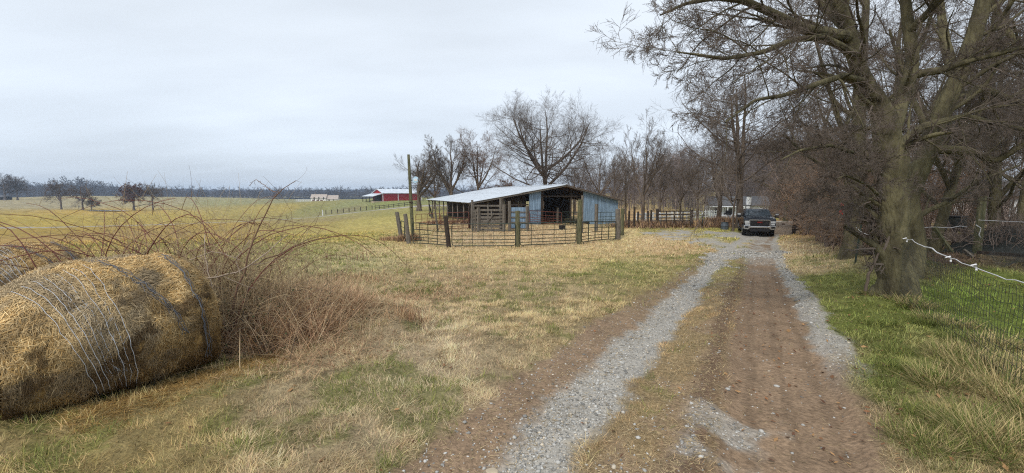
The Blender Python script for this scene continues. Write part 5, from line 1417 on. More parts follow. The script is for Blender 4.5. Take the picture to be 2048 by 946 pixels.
        for ub, ut, r_ in ((.80, .62, .004), (.83, .60, .003), (.78, .64, .0026), (.85, .66, .0022)):
            tt = np.linspace(0, 1, 26); th = -.6 + 2.0 * tt; Ps.append(surf(ub + (ut - ub) * tt + g.normal(0, .012, 26), th, .035 + g.normal(0, .006, 26))); Rs.append(np.full(26, r_))
        V, qq = tubes(np.array(Ps), np.array(Rs), 4)
        link('twine', mk_mesh('twine', V, qq, M['twine'], True), root)
    return root
Bd = R(58)
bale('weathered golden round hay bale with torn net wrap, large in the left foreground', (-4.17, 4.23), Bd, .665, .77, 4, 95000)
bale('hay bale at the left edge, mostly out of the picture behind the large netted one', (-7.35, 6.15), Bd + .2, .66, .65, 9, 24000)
# spilled hay round the foot of the bale
n = 7000; u = rng.uniform(-.9, 1.6, n); v = rng.gamma(1.6, .16, n)
X = -4.03 + math.cos(Bd) * u * .75 + math.sin(Bd) * (v + .6); Y = 4.33 + math.sin(Bd) * u * .75 - math.cos(Bd) * (v + .6)
V, Fs, cc = blade_mesh(X, Y, T(X, Y) + rng.uniform(0, .05, n) * np.exp(-v * 3), rng.uniform(.05, .15, n), rng.uniform(.003, .005, n), rng.uniform(.8, 1, n), lin((188, 152, 92))[None] * rng.uniform(.45, 1.2, (n, 1)), 2)
tag(link('spilled_hay', mk_mesh('spilled_hay', V, Fs, M['straw'], False, cc)), kind='stuff')

# ------------------------------------------------------------------ bramble thicket, dead weeds and the leaning branch behind the bale
def arcs(n, cx, cy, sx, sy, L, r0, zv, k=14, drop=.16, wander=.07, seed=1, bias=(0, 0), z0=0.0):
    g = np.random.default_rng(seed)
    p = np.stack([cx + g.normal(0, sx, n), cy + g.normal(0, sy, n), np.zeros(n)], -1); p[:, 2] = T(p[:, 0], p[:, 1]) + g.uniform(0, 1, n) * z0 - .03
    a = g.uniform(0, 6.28, n); el = g.uniform(*zv, n)
    d = np.stack([np.cos(a) * np.cos(el) + bias[0], np.sin(a) * np.cos(el) + bias[1], np.sin(el)], -1); d /= np.linalg.norm(d, axis=1, keepdims=True)
    ln = g.uniform(*L, n)[:, None] / (k - 1); P = [p]
    for j in range(1, k):
        d = d + g.normal(0, wander, (n, 3)); d[:, 2] -= drop * g.uniform(.5, 1.4, n); d /= np.linalg.norm(d, axis=1, keepdims=True); p = p + d * ln
        P.append(p)
    P = np.stack(P, 1); Rr = (g.uniform(*r0, n))[:, None] * np.linspace(1, .35, k)[None]
    return P, Rr
g = np.random.default_rng(11)
bc = at(330, 600, 6.0)
br = thing('bramble_bush', 'arching red brown bramble canes rising behind the large netted bale', 'bramble', (0, 0, 0))
P1, R1 = arcs(420, bc[0] - .0, 5.9, .55, .3, (2.0, 3.6), (.006, .010), (.8, 1.4), drop=.21, seed=3, bias=(.05, 0))
P2, R2 = arcs(200, bc[0] + .75, 6.1, .5, .4, (1.6, 2.8), (.005, .008), (.7, 1.35), drop=.2, seed=4, bias=(.2, 0))
P3, R3 = arcs(160, bc[0] - .95, 6.2, .4, .3, (1.5, 2.8), (.004, .007), (.6, 1.4), drop=.10, seed=5)
def arched(P, R_, lo, hi, n):
    h_ = P[:, :, 2].max(1); k_ = np.where((h_ > lo) & (h_ < hi))[0][:n]; return P[k_], R_[k_]
P1, R1 = arched(P1, R1, 1.2, 1.9, 75); P2, R2 = arched(P2, R2, .8, 1.6, 55); P3, R3 = arched(P3, R3, .8, 1.6, 22)
PA = np.concatenate([P1, P2, P3]); RA = np.concatenate([R1, R2, R3])
V, q = tubes(PA, RA, 5); link('cane', mk_mesh('cane', V, q, M['cane'], True), br)
Pc, Rc = children(PA, RA, 6, .25, .98, (30, 80), (.1, .3), .6, 6, .16, -.03, .0018, g)
V, q = tubes(Pc, Rc, 3); link('side_shoots', mk_mesh('side_shoots', V, q, M['twigred'], False), br).name = 'side_growth'
for o_ in br.children: o_['kind'] = 'stuff'
# dark tangle
M['thick2b'] = mat('brown_twigs', L3(174, 154, 122), .95, nscale=1.0, namt=.25, spec=.05)
tg = thing('brush_tangle', 'dense dark tangle of thin twigs between the large bale and the dead weeds', 'brush', (0, 0, 0))
ct_ = at(440, 600, 5.6)
Pt, Rt = arcs(900, ct_[0], 5.75, .42, .38, (.5, 1.5), (.002, .0042), (.3, 1.5), k=8, drop=.12, wander=.2, seed=8, z0=.2)
Pt2, Rt2 = arcs(500, ct_[0] + .75, 6.2, .5, .35, (.4, 1.1), (.002, .004), (.3, 1.5), k=8, drop=.12, wander=.2, seed=9, z0=.15)
Pt3, Rt3 = arcs(800, ct_[0] - .35, 6.1, .6, .4, (.7, 1.8), (.0025, .0045), (.5, 1.5), k=8, drop=.1, wander=.16, seed=10, z0=.8)
Pt2 = np.concatenate([Pt2, Pt3]); Rt2 = np.concatenate([Rt2, Rt3])
V, q = tubes(np.concatenate([Pt, Pt2]), np.concatenate([Rt, Rt2]), 3); link('twig_mass', mk_mesh('twig_mass', V, q, M['thick2b'], False), tg)
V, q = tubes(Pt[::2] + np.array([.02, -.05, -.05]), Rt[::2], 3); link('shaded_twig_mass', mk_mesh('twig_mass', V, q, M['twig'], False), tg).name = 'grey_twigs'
m_ = 2600; e = Pt[g.integers(0, len(Pt), m_), g.integers(1, 7, m_)] + g.normal(0, .04, (m_, 3)); e = e[e[:, 2] > .02]; m_ = len(e)
u = g.normal(size=(m_, 3)); u /= np.linalg.norm(u, axis=1, keepdims=True); v = np.cross(u, g.normal(size=(m_, 3))); v /= np.linalg.norm(v, axis=1, keepdims=True)
u *= .016; v *= .010
cs = np.array([lin(c) for c in ((62, 72, 42), (78, 70, 44), (96, 78, 52))])[g.integers(0, 3, m_)]
link('small_leaves', mk_mesh('leaf', np.stack([e - u, e - v, e + u, e + v], 1).reshape(-1, 3), np.arange(4)[None] + np.arange(m_)[:, None] * 4, M['leaf'], False, np.repeat(cs, 4, 0)), tg).name = 'evergreen_leaf_cover'
# leaning dead sapling
def poly_plant(name, label, cat, lines_, mt, levels, seed, rmin=.002, trunkn='stem', group=None, children_name='twig_growth'):
    g = np.random.default_rng(seed)
    b0 = np.array(lines_[0][0][0]); root = thing(name, label, cat, b0, 0, group)
    PR = [resample([np.array(a) - b0 for a in p], r_, 12) for p, r_ in lines_]
    P = np.stack([a[0] for a in PR]); Rr = np.stack([a[1] for a in PR]); P[:, 1:-1] += g.normal(0, .008, P[:, 1:-1].shape)
    V, q = tubes(P, Rr, 6); link(trunkn, mk_mesh(trunkn, V, q, mt, True), root)
    sg = []
    for l in levels:
        P, Rr = children(P, Rr, rmin=rmin, g=g, **l); sg.append(tubes(P, Rr, 3))
    V, q = join(sg); link(children_name, mk_mesh(children_name, V, q, mt, False), root)
    return root
A_ = lambda *l: [at(*p) for p in l]
poly_plant('dead_sapling', 'thin leaning dead sapling with drooping tip rising above the bramble', 'sapling',
           [(A_((455, 660, 5.4), (480, 560, 5.4), (506, 480, 5.4), (530, 420, 5.4), (556, 378, 5.4), (592, 361, 5.4)), np.linspace(.016, .003, 6)),
            (A_((506, 480, 5.4), (560, 455, 5.3), (600, 448, 5.2), (640, 470, 5.2)), np.linspace(.006, .002, 4)),
            (A_((552, 384, 5.4), (530, 372, 5.5), (508, 356, 5.5), (498, 372, 5.5)), np.linspace(.005, .002, 4)),
            (A_((522, 440, 5.4), (545, 455, 5.3), (560, 430, 5.3)), np.linspace(.005, .002, 3))],
           M['twigred'], [lv(7, .3, 1, (30, 80), (.1, .28), .5, 6, .18, -.02), lv(2, .3, 1, (30, 70), (.3, .6), .6, 4, .2, -.02)], 3)
M['palebranch'] = mat('bleached_branch', L3(158, 142, 126), .85, nscale=6, namt=.2)
poly_plant('dead_branch', 'bleached dead branch lying slantwise on the dark tangle', 'branch',
           [(A_((360, 580, 5.2), (420, 552, 5.1), (480, 548, 5.1), (530, 505, 5.2), (575, 470, 5.3)), np.linspace(.012, .005, 5)),
            (A_((410, 470, 5.5), (412, 520, 5.3), (425, 575, 5.1), (440, 640, 5.0)), np.linspace(.006, .004, 4)),
            (A_((480, 548, 5.1), (470, 520, 5.1), (500, 480, 5.2)), np.linspace(.006, .003, 3)),
            (A_((380, 520, 5.3), (430, 500, 5.2), (480, 520, 5.1)), np.linspace(.006, .003, 3))],
           M['palebranch'], [lv(5, .2, 1, (30, 80), (.15, .4), .5, 5, .12, 0)], 5)
poly_plant('dead_branch', 'long thin branch lying to the right over the dead weeds, pointing at the field', 'branch',
           [(A_((500, 530, 5.5), (560, 508, 5.6), (610, 480, 5.7), (655, 470, 5.8)), np.linspace(.009, .003, 4)),
            (A_((560, 508, 5.6), (600, 512, 5.6), (650, 490, 5.6)), np.linspace(.005, .002, 3))],
           M['twigred'], [lv(6, .2, 1, (30, 70), (.15, .35), .5, 5, .12, 0)], 6)
# dead weeds: brown stems leaning every way
def stems_stuff(name, spots, kind_col, seed, Wd=(.004, .0095)):
    g = np.random.default_rng(seed); Vs, Fs_, Cs, b = [], [], [], 0
    X, Y, LL, LE, YW = [], [], [], [], []
    for (px, py, sr_, n, L0, L1, l0, l1) in spots:
        c = G(px, py); X.append(c[0] + g.normal(0, sr_, n)); Y.append(c[1] + g.normal(0, sr_ * 1.2, n)); LL.append(g.uniform(L0, L1, n)); LE.append(g.uniform(l0, l1, n)); YW.append(g.uniform(0, 6.28, n))
    X = np.concatenate(X); Y = np.concatenate(Y); LL = np.concatenate(LL); LE = np.concatenate(LE); YW = np.concatenate(YW); n = len(X)
    col = np.array([lin(c) for c in kind_col])[g.integers(0, len(kind_col), n)] * g.uniform(.6, 1.2, (n, 1))
    V, Fs, cc = blade_mesh(X, Y, T(X, Y) + g.uniform(0, .06, n), LL, g.uniform(*Wd, n) * np.maximum(1, np.hypot(X, Y) / 6), LE, col, 3, YW)
    return tag(link(name, mk_mesh(name, V, Fs, M['weed'], False, cc)), kind='stuff')
WC = [(198, 162, 126), (212, 178, 140), (176, 140, 110), (222, 196, 158), (150, 118, 94)]
stems_stuff('dead_weeds', [(500, 640, .3, 1500, .4, .85, .1, .7), (560, 660, .3, 2000, .4, .85, .1, .8), (620, 620, .35, 1500, .3, .7, .1, .7), (660, 650, .35, 1200, .2, .6, .2, .9), (530, 690, .25, 900, .3, .75, .2, .95), (600, 680, .3, 1200, .3, .75, .15, .9), (480, 700, .2, 500, .3, .8, .3, 1), (640, 650, .28, 1100, .25, .65, .15, .85), (580, 620, .35, 1200, .3, .75, .1, .7),
                           (660, 600, .3, 700, .2, .5, .2, .8), (460, 660, .2, 500, .3, .8, .1, .8)], WC, 21)
stems_stuff('withered_grass', [(820, 660, .14, 260, .15, .38, .05, .6), (760, 600, .5, 900, .06, .22, .3, .95), (860, 590, .5, 900, .06, .2, .3, .95), (930, 560, .5, 500, .05, .16, .3, .95), (700, 640, .4, 900, .08, .22, .4, 1), (780, 640, .4, 700, .08, .2, .4, 1),
                               (710, 560, .6, 700, .1, .3, .2, .8), (640, 720, .3, 600, .08, .2, .5, 1), (690, 700, .3, 500, .08, .18, .5, 1), (780, 480, .4, 500, .1, .4, .05, .5)], [(186, 152, 116), (168, 132, 102), (198, 170, 130), (150, 116, 90)], 22)
stems_stuff('thin_weed_stems', [(818, 540, .05, 5, .4, .7, .0, .15), (818, 640, .08, 8, .3, .6, .0, .3), (650, 560, .4, 60, .3, .6, .0, .4), (700, 520, .5, 40, .3, .5, .0, .4)], [(120, 88, 74), (140, 106, 84)], 23)
# dry undergrowth along the fences
sp = []
for i in range(26): sp.append((1244 + i * 9.4, 452 + (i % 3), .5, 420, .15, .75, .0, .5))
for i in range(16): sp.append((1420 + i * 6.5, 452, .5, 300, .3, 1.1, .0, .4))
for px_ in (806, 812, 822, 830): sp.append((px_, 482, .25, 260, .2, .7, .0, .5))
for px_ in range(862, 944, 9): sp.append((px_, 447, .5, 220, .1, .6, .0, .7))
stems_stuff('dry_undergrowth', sp, [(160, 130, 102), (140, 112, 92), (122, 98, 84), (182, 152, 112)], 24, (.006, .012))

# ------------------------------------------------------------------ thicket and trees along the right side
def shrub(label, loc, h, seed, mt, n1=16, leaves=None, group=None):
    g = np.random.default_rng(seed); sts = []
    for i in range(n1):
        a = g.uniform(0, 6.28); s_ = g.uniform(.15, .55) * h; hh_ = h * g.uniform(.65, 1.05)
        sts.append(([(g.normal(0, .2), g.normal(0, .2), -.1), (math.cos(a) * s_ * .3, math.sin(a) * s_ * .3, hh_ * .35), (math.cos(a) * s_ * .7, math.sin(a) * s_ * .7, hh_ * .7), (math.cos(a) * s_, math.sin(a) * s_, hh_)], [h * .008, h * .006, h * .004, h * .002]))
    return make_tree('thicket_shrub', label, 'shrub', loc, sts, [lv(9, .05, 1, (25, 75), (.25, .5), .6, 6, .14, .02), lv(6, .1, 1, (25, 70), (.35, .65), .6, 5, .16, .0), lv(4, .1, 1, (25, 70), (.4, .7), .7, 4, .18, 0)],
                     mt, mt, seed, group, sides=(5, 4, 3, 3), leaves=leaves, rmin=.0055, kind_trunk='stem')
M['thick'] = mat('reddish_brown_twigs', L3(142, 122, 106), .95, nscale=1.0, namt=.2, spec=.05)
M['thick2'] = mat('grey_brown_twigs', L3(132, 118, 108), .95, nscale=1.0, namt=.2, spec=.05)
LC = [(150, 112, 80), (128, 98, 76), (164, 126, 90), (112, 88, 70)]
spots = [(1612, 478, 29.5, 5.0), (1640, 490, 25.0, 4.8), (1665, 498, 21.5, 4.2), (1690, 505, 18.0, 3.8), (1732, 512, 15.2, 3.0),
         (1600, 465, 36, 5.5), (1640, 470, 33, 6.0), (1685, 478, 27, 5.5), (1720, 486, 23, 5.0), (1780, 500, 18.5, 4.0), (1575, 455, 46, 5), (1625, 455, 42, 6.5), (1850, 480, 21, 3.6), (1920, 475, 24, 3.6), (2010, 478, 22, 3.8), (1760, 470, 30, 5), (1560, 447, 56, 4.5), (1535, 446, 58, 4.2)]
names_ = ['nearest reddish brown thicket shrub at the driveway, left end behind the truck side', 'rust leaved shrub of the roadside thicket, second along the driveway', 'shrub of the roadside thicket in the middle of its front row',
          'dark shrub left of the moss green trunk', 'low shrub between the moss green trunk and the thickest trunk']
sh0 = shrub(names_[0], (0, 0, 0), 5.0, 61, M['thick'], 16, (1500, .045, LC, .8, 4)); sh1 = shrub(names_[1], (0, 0, 0), 5.0, 62, M['thick'], 15, (700, .04, LC, .6, 4)); sh2 = shrub(names_[2], (0, 0, 0), 5.0, 63, M['thick2'], 16)
for i, (px, py, Y, h) in enumerate(spots):
    p = at(px, py, Y); p[2] = tz(p[0], Y); src = (sh0, sh1, sh2)[i % 3]
    if i < 3: o = src; o.location = tuple(p); o.scale = (h / 5 * 1.1,) * 3
    else: o = dup(src, p, i * 1.3, h / 5 * 1.1, names_[i] if i < 5 else 'twiggy bare shrub in the back rows of the roadside thicket', 'shrubs of the roadside thicket')
    o['group'] = 'shrubs of the roadside thicket'
# dense trees behind the big one
dense = [lv(11, .12, .97, (28, 70), (.3, .5), .4, 8, .13, .02, tdecay=.4), lv(8, .15, 1, (25, 60), (.38, .65), .5, 6, .14, .02, tdecay=.4), lv(6, .15, 1, (25, 55), (.4, .75), .5, 5, .13, .0, tdecay=.35), lv(5, .15, 1, (20, 50), (.45, .9), .55, 5, .13, .0, tdecay=.3)]
def dtree(label, px, py, Y, h, r_, lean, seed, bark='barkmoss', lvv=dense):
    p = at(px, py, Y); p[2] = tz(p[0], Y)
    st = [trunk_stem(h, r_, lean, .3, seed, .15)]; g = np.random.default_rng(seed)
    for f in range(3):
        a = g.uniform(0, 6.28); z0 = h * g.uniform(.15, .45); s_ = h * g.uniform(.2, .35)
        st.append(([(lean[0] * z0, lean[1] * z0, z0), (lean[0] * z0 + math.cos(a) * s_ * .5, math.sin(a) * s_ * .5, z0 + h * .2), (lean[0] * z0 + math.cos(a) * s_, math.sin(a) * s_, min(h, z0 + h * .5))], [r_ * .5, r_ * .35, r_ * .1]))
    return make_tree('bare_tree', label, 'tree', p, st, lvv, M[bark], M['twig'], seed, None, sides=(9, 6, 4, 3, 3), rmin=.004)
d0 = dtree('trunk leaning right, seen just right of the thickest trunk above the wire fence', 1868, 475, 14.5, 10, .17, (.25, .05), 71)
d1 = dtree('grey forked tree behind the weathered yard post at the right', 1990, 470, 17, 11, .2, (-.12, 0), 72)
d2 = dtree('dark upright tree behind the thicket, between the mossy and the thickest trunk', 1755, 480, 19, 12, .2, (.05, 0), 73)
for (px, py, Y, rz_, sc_, src, lab) in [(1610, 465, 33, 2.1, 1.05, d1, 'bare tree at the far end of the roadside thicket'),
        (1705, 475, 27, 3.0, 1.1, d2, 'bare tree in the back of the thicket, above the red ribbon'), 
        (1930, 468, 25, 5.0, 1.1, d0, 'bare tree in the yard before the pale house, left of the yard post'), (2040, 470, 20, .5, 1.0, d2, 'bare tree at the right edge behind the dark brush heap'),
        (2080, 500, 10.5, 1.7, .9, d1, 'bare tree at the right edge standing nearer than the yard post'), (1570, 455, 44, .3, 1.0, d2, 'bare tree beyond the bend where the driveway leaves the picture')]:
    p = at(px, py, Y); p[2] = tz(p[0], Y); dup(src, p, rz_, sc_, lab)
# saplings by the trunk
poly_plant('sapling', 'thin dark forked sapling in front of the thickest trunk', 'sapling', [(A_((1731, 582, 8.0), (1736, 550, 8.0), (1750, 525, 8.0), (1760, 500, 8.1), (1764, 470, 8.1)), np.linspace(.03, .012, 5)),
            (A_((1740, 540, 8.0), (1734, 525, 8.0), (1727, 511, 8.0)), np.linspace(.014, .006, 3))], M['bark'], [lv(3, .4, 1, (30, 60), (.1, .25), .4, 4, .1, .05)], 8)

# ------------------------------------------------------------------ wire fence and yard at the right
f0 = at(1838, 560, 8.15); f0[2] = tz(f0[0], f0[1]); fpts = [np.array([7.45, 8.1]), np.array([6.1, 5.95]), np.array([4.95, 4.05]), np.array([4.25, 2.6]), np.array([3.9, 1.2])]
wf = thing('mesh_fence', 'rusty woven wire fence with white tape running from the thickest trunk to the right edge', 'fence', (0, 0, 0))
cum = np.concatenate([[0], np.cumsum([np.linalg.norm(fpts[i + 1] - fpts[i]) for i in range(len(fpts) - 1)])])
def fxy(s): return np.array([np.interp(s, cum, [p[0] for p in fpts]), np.interp(s, cum, [p[1] for p in fpts])])
Ps = []; S_ = np.arange(0, cum[-1], .075)
topz = lambda s: 1.10 + .05 * math.sin(s * 1.1) - .06 * math.exp(-((s - 2.6) / 1) ** 2)
gr = {float(s): tz(*fxy(s)) for s in S_}
for s in S_:
    p = fxy(s); z0 = gr[float(s)]; Ps.append([[p[0] + .01 * math.sin(k * 2 + s * 5), p[1], z0 + (topz(s) - .06) * k / 6] for k in range(7)])
V1, q1 = tubes(np.array(Ps), np.full((len(Ps), 7), .0022), 3)
S2 = np.linspace(0, cum[-1], 60); Ph = []
for zf in np.linspace(.02, .95, 11):
    Ph.append([[*fxy(s), tz(*fxy(s)) + topz(s) * zf + .01 * math.sin(s * 4 + zf * 9)] for s in S2])
V2, q2 = tubes(np.array(Ph), np.full((len(Ph), 60), .0024), 3)
V, q = join([(V1, q1), (V2, q2)]); link('wire_mesh', mk_mesh('wire_mesh', V, q, M['wire']), wf)
tp_ = MB(); tp_.tube([(*fxy(s), gr.get(s, tz(*fxy(s))) + topz(s) + .008 * math.sin(s * 5)) for s in np.linspace(-.0, cum[-1], 40)], [.0052 + .004 * math.exp(-((s - 1.9) / .7) ** 2) for s in np.linspace(0, cum[-1], 40)], 6); tp_.build('tape', M['tape'], wf, smooth=True)
for s_ in (.35, 2.75, 3.6):
    o = MB(); p = fxy(s_); z_ = tz(*p) + topz(s_); o.tube([(p[0] - .05, p[1], z_ + .01), (p[0], p[1] - .015, z_ + .03), (p[0] + .05, p[1] + .02, z_ - .02), (p[0] + .03, p[1], z_ - .05)], .010, 5); o.build('knot', M['tape'], wf)
wpost('thin dark metal stake beside the moss green trunk', 1710, 526, 450, 5, 'gate', .08, True, rad=.028)
o = MB(); a = at(1712, 455, gz(1710, 526)[1]); b = at(1738, 470, a[1] - .2); o.tube([a, (a + b) / 2 - np.array([0, 0, .05]), b], .008, 5); o.build('wire_end', M['tape'], None); bpy.data.objects['wire_end'].name = 'hanging_wire'
tag(bpy.data.objects['hanging_wire'], 'loose pale wire end hanging from the thin metal stake', 'wire')
wp, pp, hh_ = wpost('weathered yard post wrapped with white tape, right of the leaning trunk', 1953, 508, 392, 13, 'woodg', .0, False)
def tapeline(label, pts, r_=.008):
    o = MB(); P_ = [at(*p) for p in pts]; b0 = P_[0]; o.tube([tuple(p - b0) for p in P_], r_, 5); return tag(o.build('fence_tape', M['tape'], None, smooth=True, loc=tuple(b0)), label, 'fence tape')
Yp = pp[1] - .2
tapeline('white tape running level from the yard post out to the right edge', [(1957, 440, Yp), (1985, 441.5, Yp - .1), (2020, 443, Yp - .25), (2090, 446, Yp - .5)])
tapeline('sagging white tape between the thickest trunk and the leaning trunk', [(1832, 450, 12.6), (1846, 455, 12.7), (1868, 454, 12.8), (1900, 456, 12.9), (1920, 452, 13.0), (1934, 454, 13.0)])
tapeline('short loose white tape end curling at the yard post', [(1952, 450, Yp), (1962, 456, Yp), (1958, 470, Yp), (1962, 476, Yp)], .012)
o = MB(); a = at(1868, 455, 12.6); b = at(1903, 504, 12.4); o.beam((0, 0, 0), tuple(b - a), .11, .05, (0, -1, 0)); tag(o.build('plank', M['woodg'], None, loc=tuple(a)), 'mossy plank leaning between the leaning trunk and the yard post', 'plank')
o = MB(); a = at(1926, 500, 12.3); b = at(1946, 515, 12.1); o.beam((0, 0, 0), tuple(b - a), .12, .05, (0, -1, 0)); tag(o.build('plank', M['wood'], None, loc=tuple(a)), 'short weathered plank lying at the foot of the yard post', 'plank')
o = MB(); a = at(1880, 397, 14.5); b = at(1986, 396, 13.8); o.tube([(0, 0, 0), tuple((b - a) * .5 + np.array([0, 0, .02])), tuple(b - a)], .028, 6); tag(o.build('rail', M['wood'], None, loc=tuple(a)), 'thin pale pole rail level across the yard post top', 'rail')
o = MB(); a = at(1955, 508, 12.0); b = at(2060, 516, 11.0); o.beam((0, 0, .05), tuple(b - a + np.array([0, 0, .05])), .09, .09); tag(o.build('log', M['woodd'], None, loc=tuple(a)), 'dark beam lying on the ground right of the yard post', 'log')
# feeder box on a stump
p = at(1908, 480, 15.5); zg = tz(p[0], 15.5); st = thing('game_feeder', 'small dark box on legs standing in the yard left of the yard post', 'box', (p[0], 15.5, zg))
o = MB(); o.box(-.22, .22, -.18, .18, .75, 1.15); o.build('box', M['tarp'], st, bevel=.015)
o = MB(); o.box(-.25, .25, -.21, .21, 1.16, 1.20); o.build('lid', M['black'], st)
for x_ in (-.19, .19):
    for y_ in (-.15, .15): o = MB(); o.box(x_ - .03, x_ + .03, y_ - .03, y_ + .03, -.1, .75); o.build('leg', M['woodd'], st)
# brush heap at the right edge and the grey netting
hp = at(2040, 500, 13.5); hx_, hy_ = hp[0], 13.6; hz_ = tz(hx_, hy_)
g = np.random.default_rng(31); n1, n2_ = 40, 20
U, W_ = np.meshgrid(np.linspace(0, 2 * np.pi, n1, endpoint=False), np.linspace(0, 1, n2_)); rr2 = W_ * (1 + .3 * fbm(np.cos(U) * 2 + 5, np.sin(U) * 2 + 5, 1.5, 2, 9))
Vh = np.stack([rr2 * np.cos(U) * 1.7, rr2 * np.sin(U) * 1.2, np.cos(W_ * np.pi / 2) ** .8 * .85 * (1 + .5 * (fbm(rr2 * np.cos(U) * 2, rr2 * np.sin(U) * 2, 2, 3, 4) - .5)) - .05], -1).reshape(-1, 3)
i = np.arange(n2_ - 1)[:, None] * n1 + np.arange(n1)[None]; j = np.arange(n2_ - 1)[:, None] * n1 + (np.arange(n1)[None] + 1) % n1
hb_ = thing('brush_heap', 'dark heap of brush and vines right of the yard post', 'brush heap', (hx_, hy_, hz_))
link('heap', mk_mesh('heap', Vh, np.stack([i, j, j + n1, i + n1], -1).reshape(-1, 4), M['tarp'], True), hb_)
Pb, Rb_ = arcs(900, 0, 0, .9, .6, (.5, 1.6), (.006, .012), (.1, 1.4), k=7, drop=.1, wander=.2, seed=33)
Pb[:, :, 2] += .35 - T(np.zeros(1), np.zeros(1))[0]
V, q = tubes(Pb, Rb_, 3); link('twig_mass', mk_mesh('twig_mass', V, q, M['thick2']), hb_).name = 'vines'
Pn, Rn = [], []
c0 = at(1970, 512, 11.4); c1 = at(2100, 470, 10.8); c2 = at(2110, 530, 10.0); c3 = at(2000, 530, 10.6)
for k in range(34):
    t_ = k / 33
    Pn.append([(c0 * (1 - t_) + c3 * t_) * (1 - s) + (c1 * (1 - t_) + c2 * t_) * s + np.array([0, 0, .08 * math.sin(s * 7 + t_ * 5)]) for s in np.linspace(0, 1, 12)])
    Pn.append([(c0 * (1 - s) + c3 * s) * (1 - t_) + (c1 * (1 - s) + c2 * s) * t_ + np.array([0, 0, .08 * math.sin(t_ * 7 + s * 5)]) for s in np.linspace(0, 1, 12)])
V, q = tubes(np.array(Pn), np.full((len(Pn), 12), .002), 3); tag(link('bird_netting', mk_mesh('bird_netting', V, q, M['wire'])), 'grey netting draped low over the ground at the right edge', 'netting')
# pale house seen through the trees at the right
p = at(1945, 432, 40); yh = thing('cottage', 'pale cottage glimpsed through the branches behind the yard post', 'house', (p[0], 40, tz(p[0], 40)), R(-25))
o = MB(); o.box(-3.6, 4, 0, 5, -.3, 2.7); o.build('wall', mat('pink_grey_siding', L3(168, 150, 142), .8, nscale=2, namt=.2), yh)
o = MB(); o.prism([(-.5, 2.6), (2.5, 3.9), (5.5, 2.6), (5.5, 2.75), (2.5, 4.1), (-.5, 2.75)], -4, 4.4, 'x'); o.build('roof', M['shingled'], yh)
for x_ in (-1.6, .8, 2.4):
    o = MB(); o.box(x_, x_ + .9, -.06, -.01, .7, 2.3); w_ = o.build('window', M['white'], yh)

# ------------------------------------------------------------------ stones by the driveway
for (px, py, s_, lab) in [(985, 932, .05, 'tan stone at the bottom edge of the left wheel track')]:
    q_ = gz(px, py); o = MB(); k = 9; ps = [(math.cos(a_) * s_ * random.uniform(.75, 1.2), math.sin(a_) * s_ * .8 * random.uniform(.7, 1.1)) for a_ in np.linspace(0, 6.28, k, endpoint=False)]
    o.prism(ps, -.05, s_ * .05 + .006, 'z'); tag(o.build('stone', M['stone'], None, bevel=.008, smooth=False, loc=tuple(q_)), lab, 'stone')

# ------------------------------------------------------------------ the pickup truck
TX, TY = at(1518, 474, 30.0)[0], 30.0
head = math.atan2(-TX, -(TY)) # unused angle kept simple below
tk = thing('pickup_truck', 'dark blue pickup truck with chrome bumper parked facing the camera on the gravel driveway', 'truck', (TX, TY, tz(TX, TY) + .0), R(-24))
# local: front at -y, x to the truck's left seen from the front right
def side_body():
    p = [(0.10, .62), (.06, .95), (.10, 1.20), (.22, 1.30), (1.35, 1.37), (3.85, 1.40), (5.75, 1.42), (5.80, 1.30), (5.80, .62), (5.1, .60)]
    for a in np.linspace(0, 180, 9): p.append((4.62 + .48 * math.cos(R(a)), .50 + .46 * math.sin(R(a))))
    p += [(4.1, .48), (1.55, .48)]
    for a in np.linspace(0, 180, 9): p.append((1.02 + .48 * math.cos(R(a)), .50 + .46 * math.sin(R(a))))
    return p + [(.5, .55)]
o = MB(); o.prism(side_body(), -1.0, 1.0, 'x'); body = o.build('body', M['paint'], tk, bevel=.05)
o = MB(); o.prism([(.2, 1.3), (.25, 1.345), (1.4, 1.44), (1.4, 1.36)], -.82, .82, 'x'); o.prism([(.3, 1.35), (.34, 1.38), (1.2, 1.46), (1.3, 1.42)], -.42, .42, 'x'); hd = o.build('hood', M['paint'], tk, bevel=.02)
def cab(m, z0, z1, y0b, y0t, y1t, y1b, wb, wt):
    m.add([(-wb, y0b, z0), (wb, y0b, z0), (wb, y1b, z0), (-wb, y1b, z0), (-wt, y0t, z1), (wt, y0t, z1), (wt, y1t, z1), (-wt, y1t, z1)], [(0, 3, 2, 1), (4, 5, 6, 7), (0, 1, 5, 4), (1, 2, 6, 5), (2, 3, 7, 6), (3, 0, 4, 7)])
o = MB(); cab(o, 1.36, 1.90, 1.28, 2.12, 3.60, 3.92, .94, .78); cb = o.build('cab', M['paint'], tk, bevel=.07)
o = MB(); o.quad((-.84, 1.325, 1.43), (.84, 1.325, 1.43), (.72, 1.99, 1.855), (-.72, 1.99, 1.855)); o.v = [(x_, y_ - .03, z_ + .015) for x_, y_, z_ in o.v]
M['wind'] = mat('windshield_glass', L3(26, 32, 38), .03, .0, spec=.9, nscale=1.5, col2=L3(56, 66, 74)); o.build('windshield', M['wind'], cb)
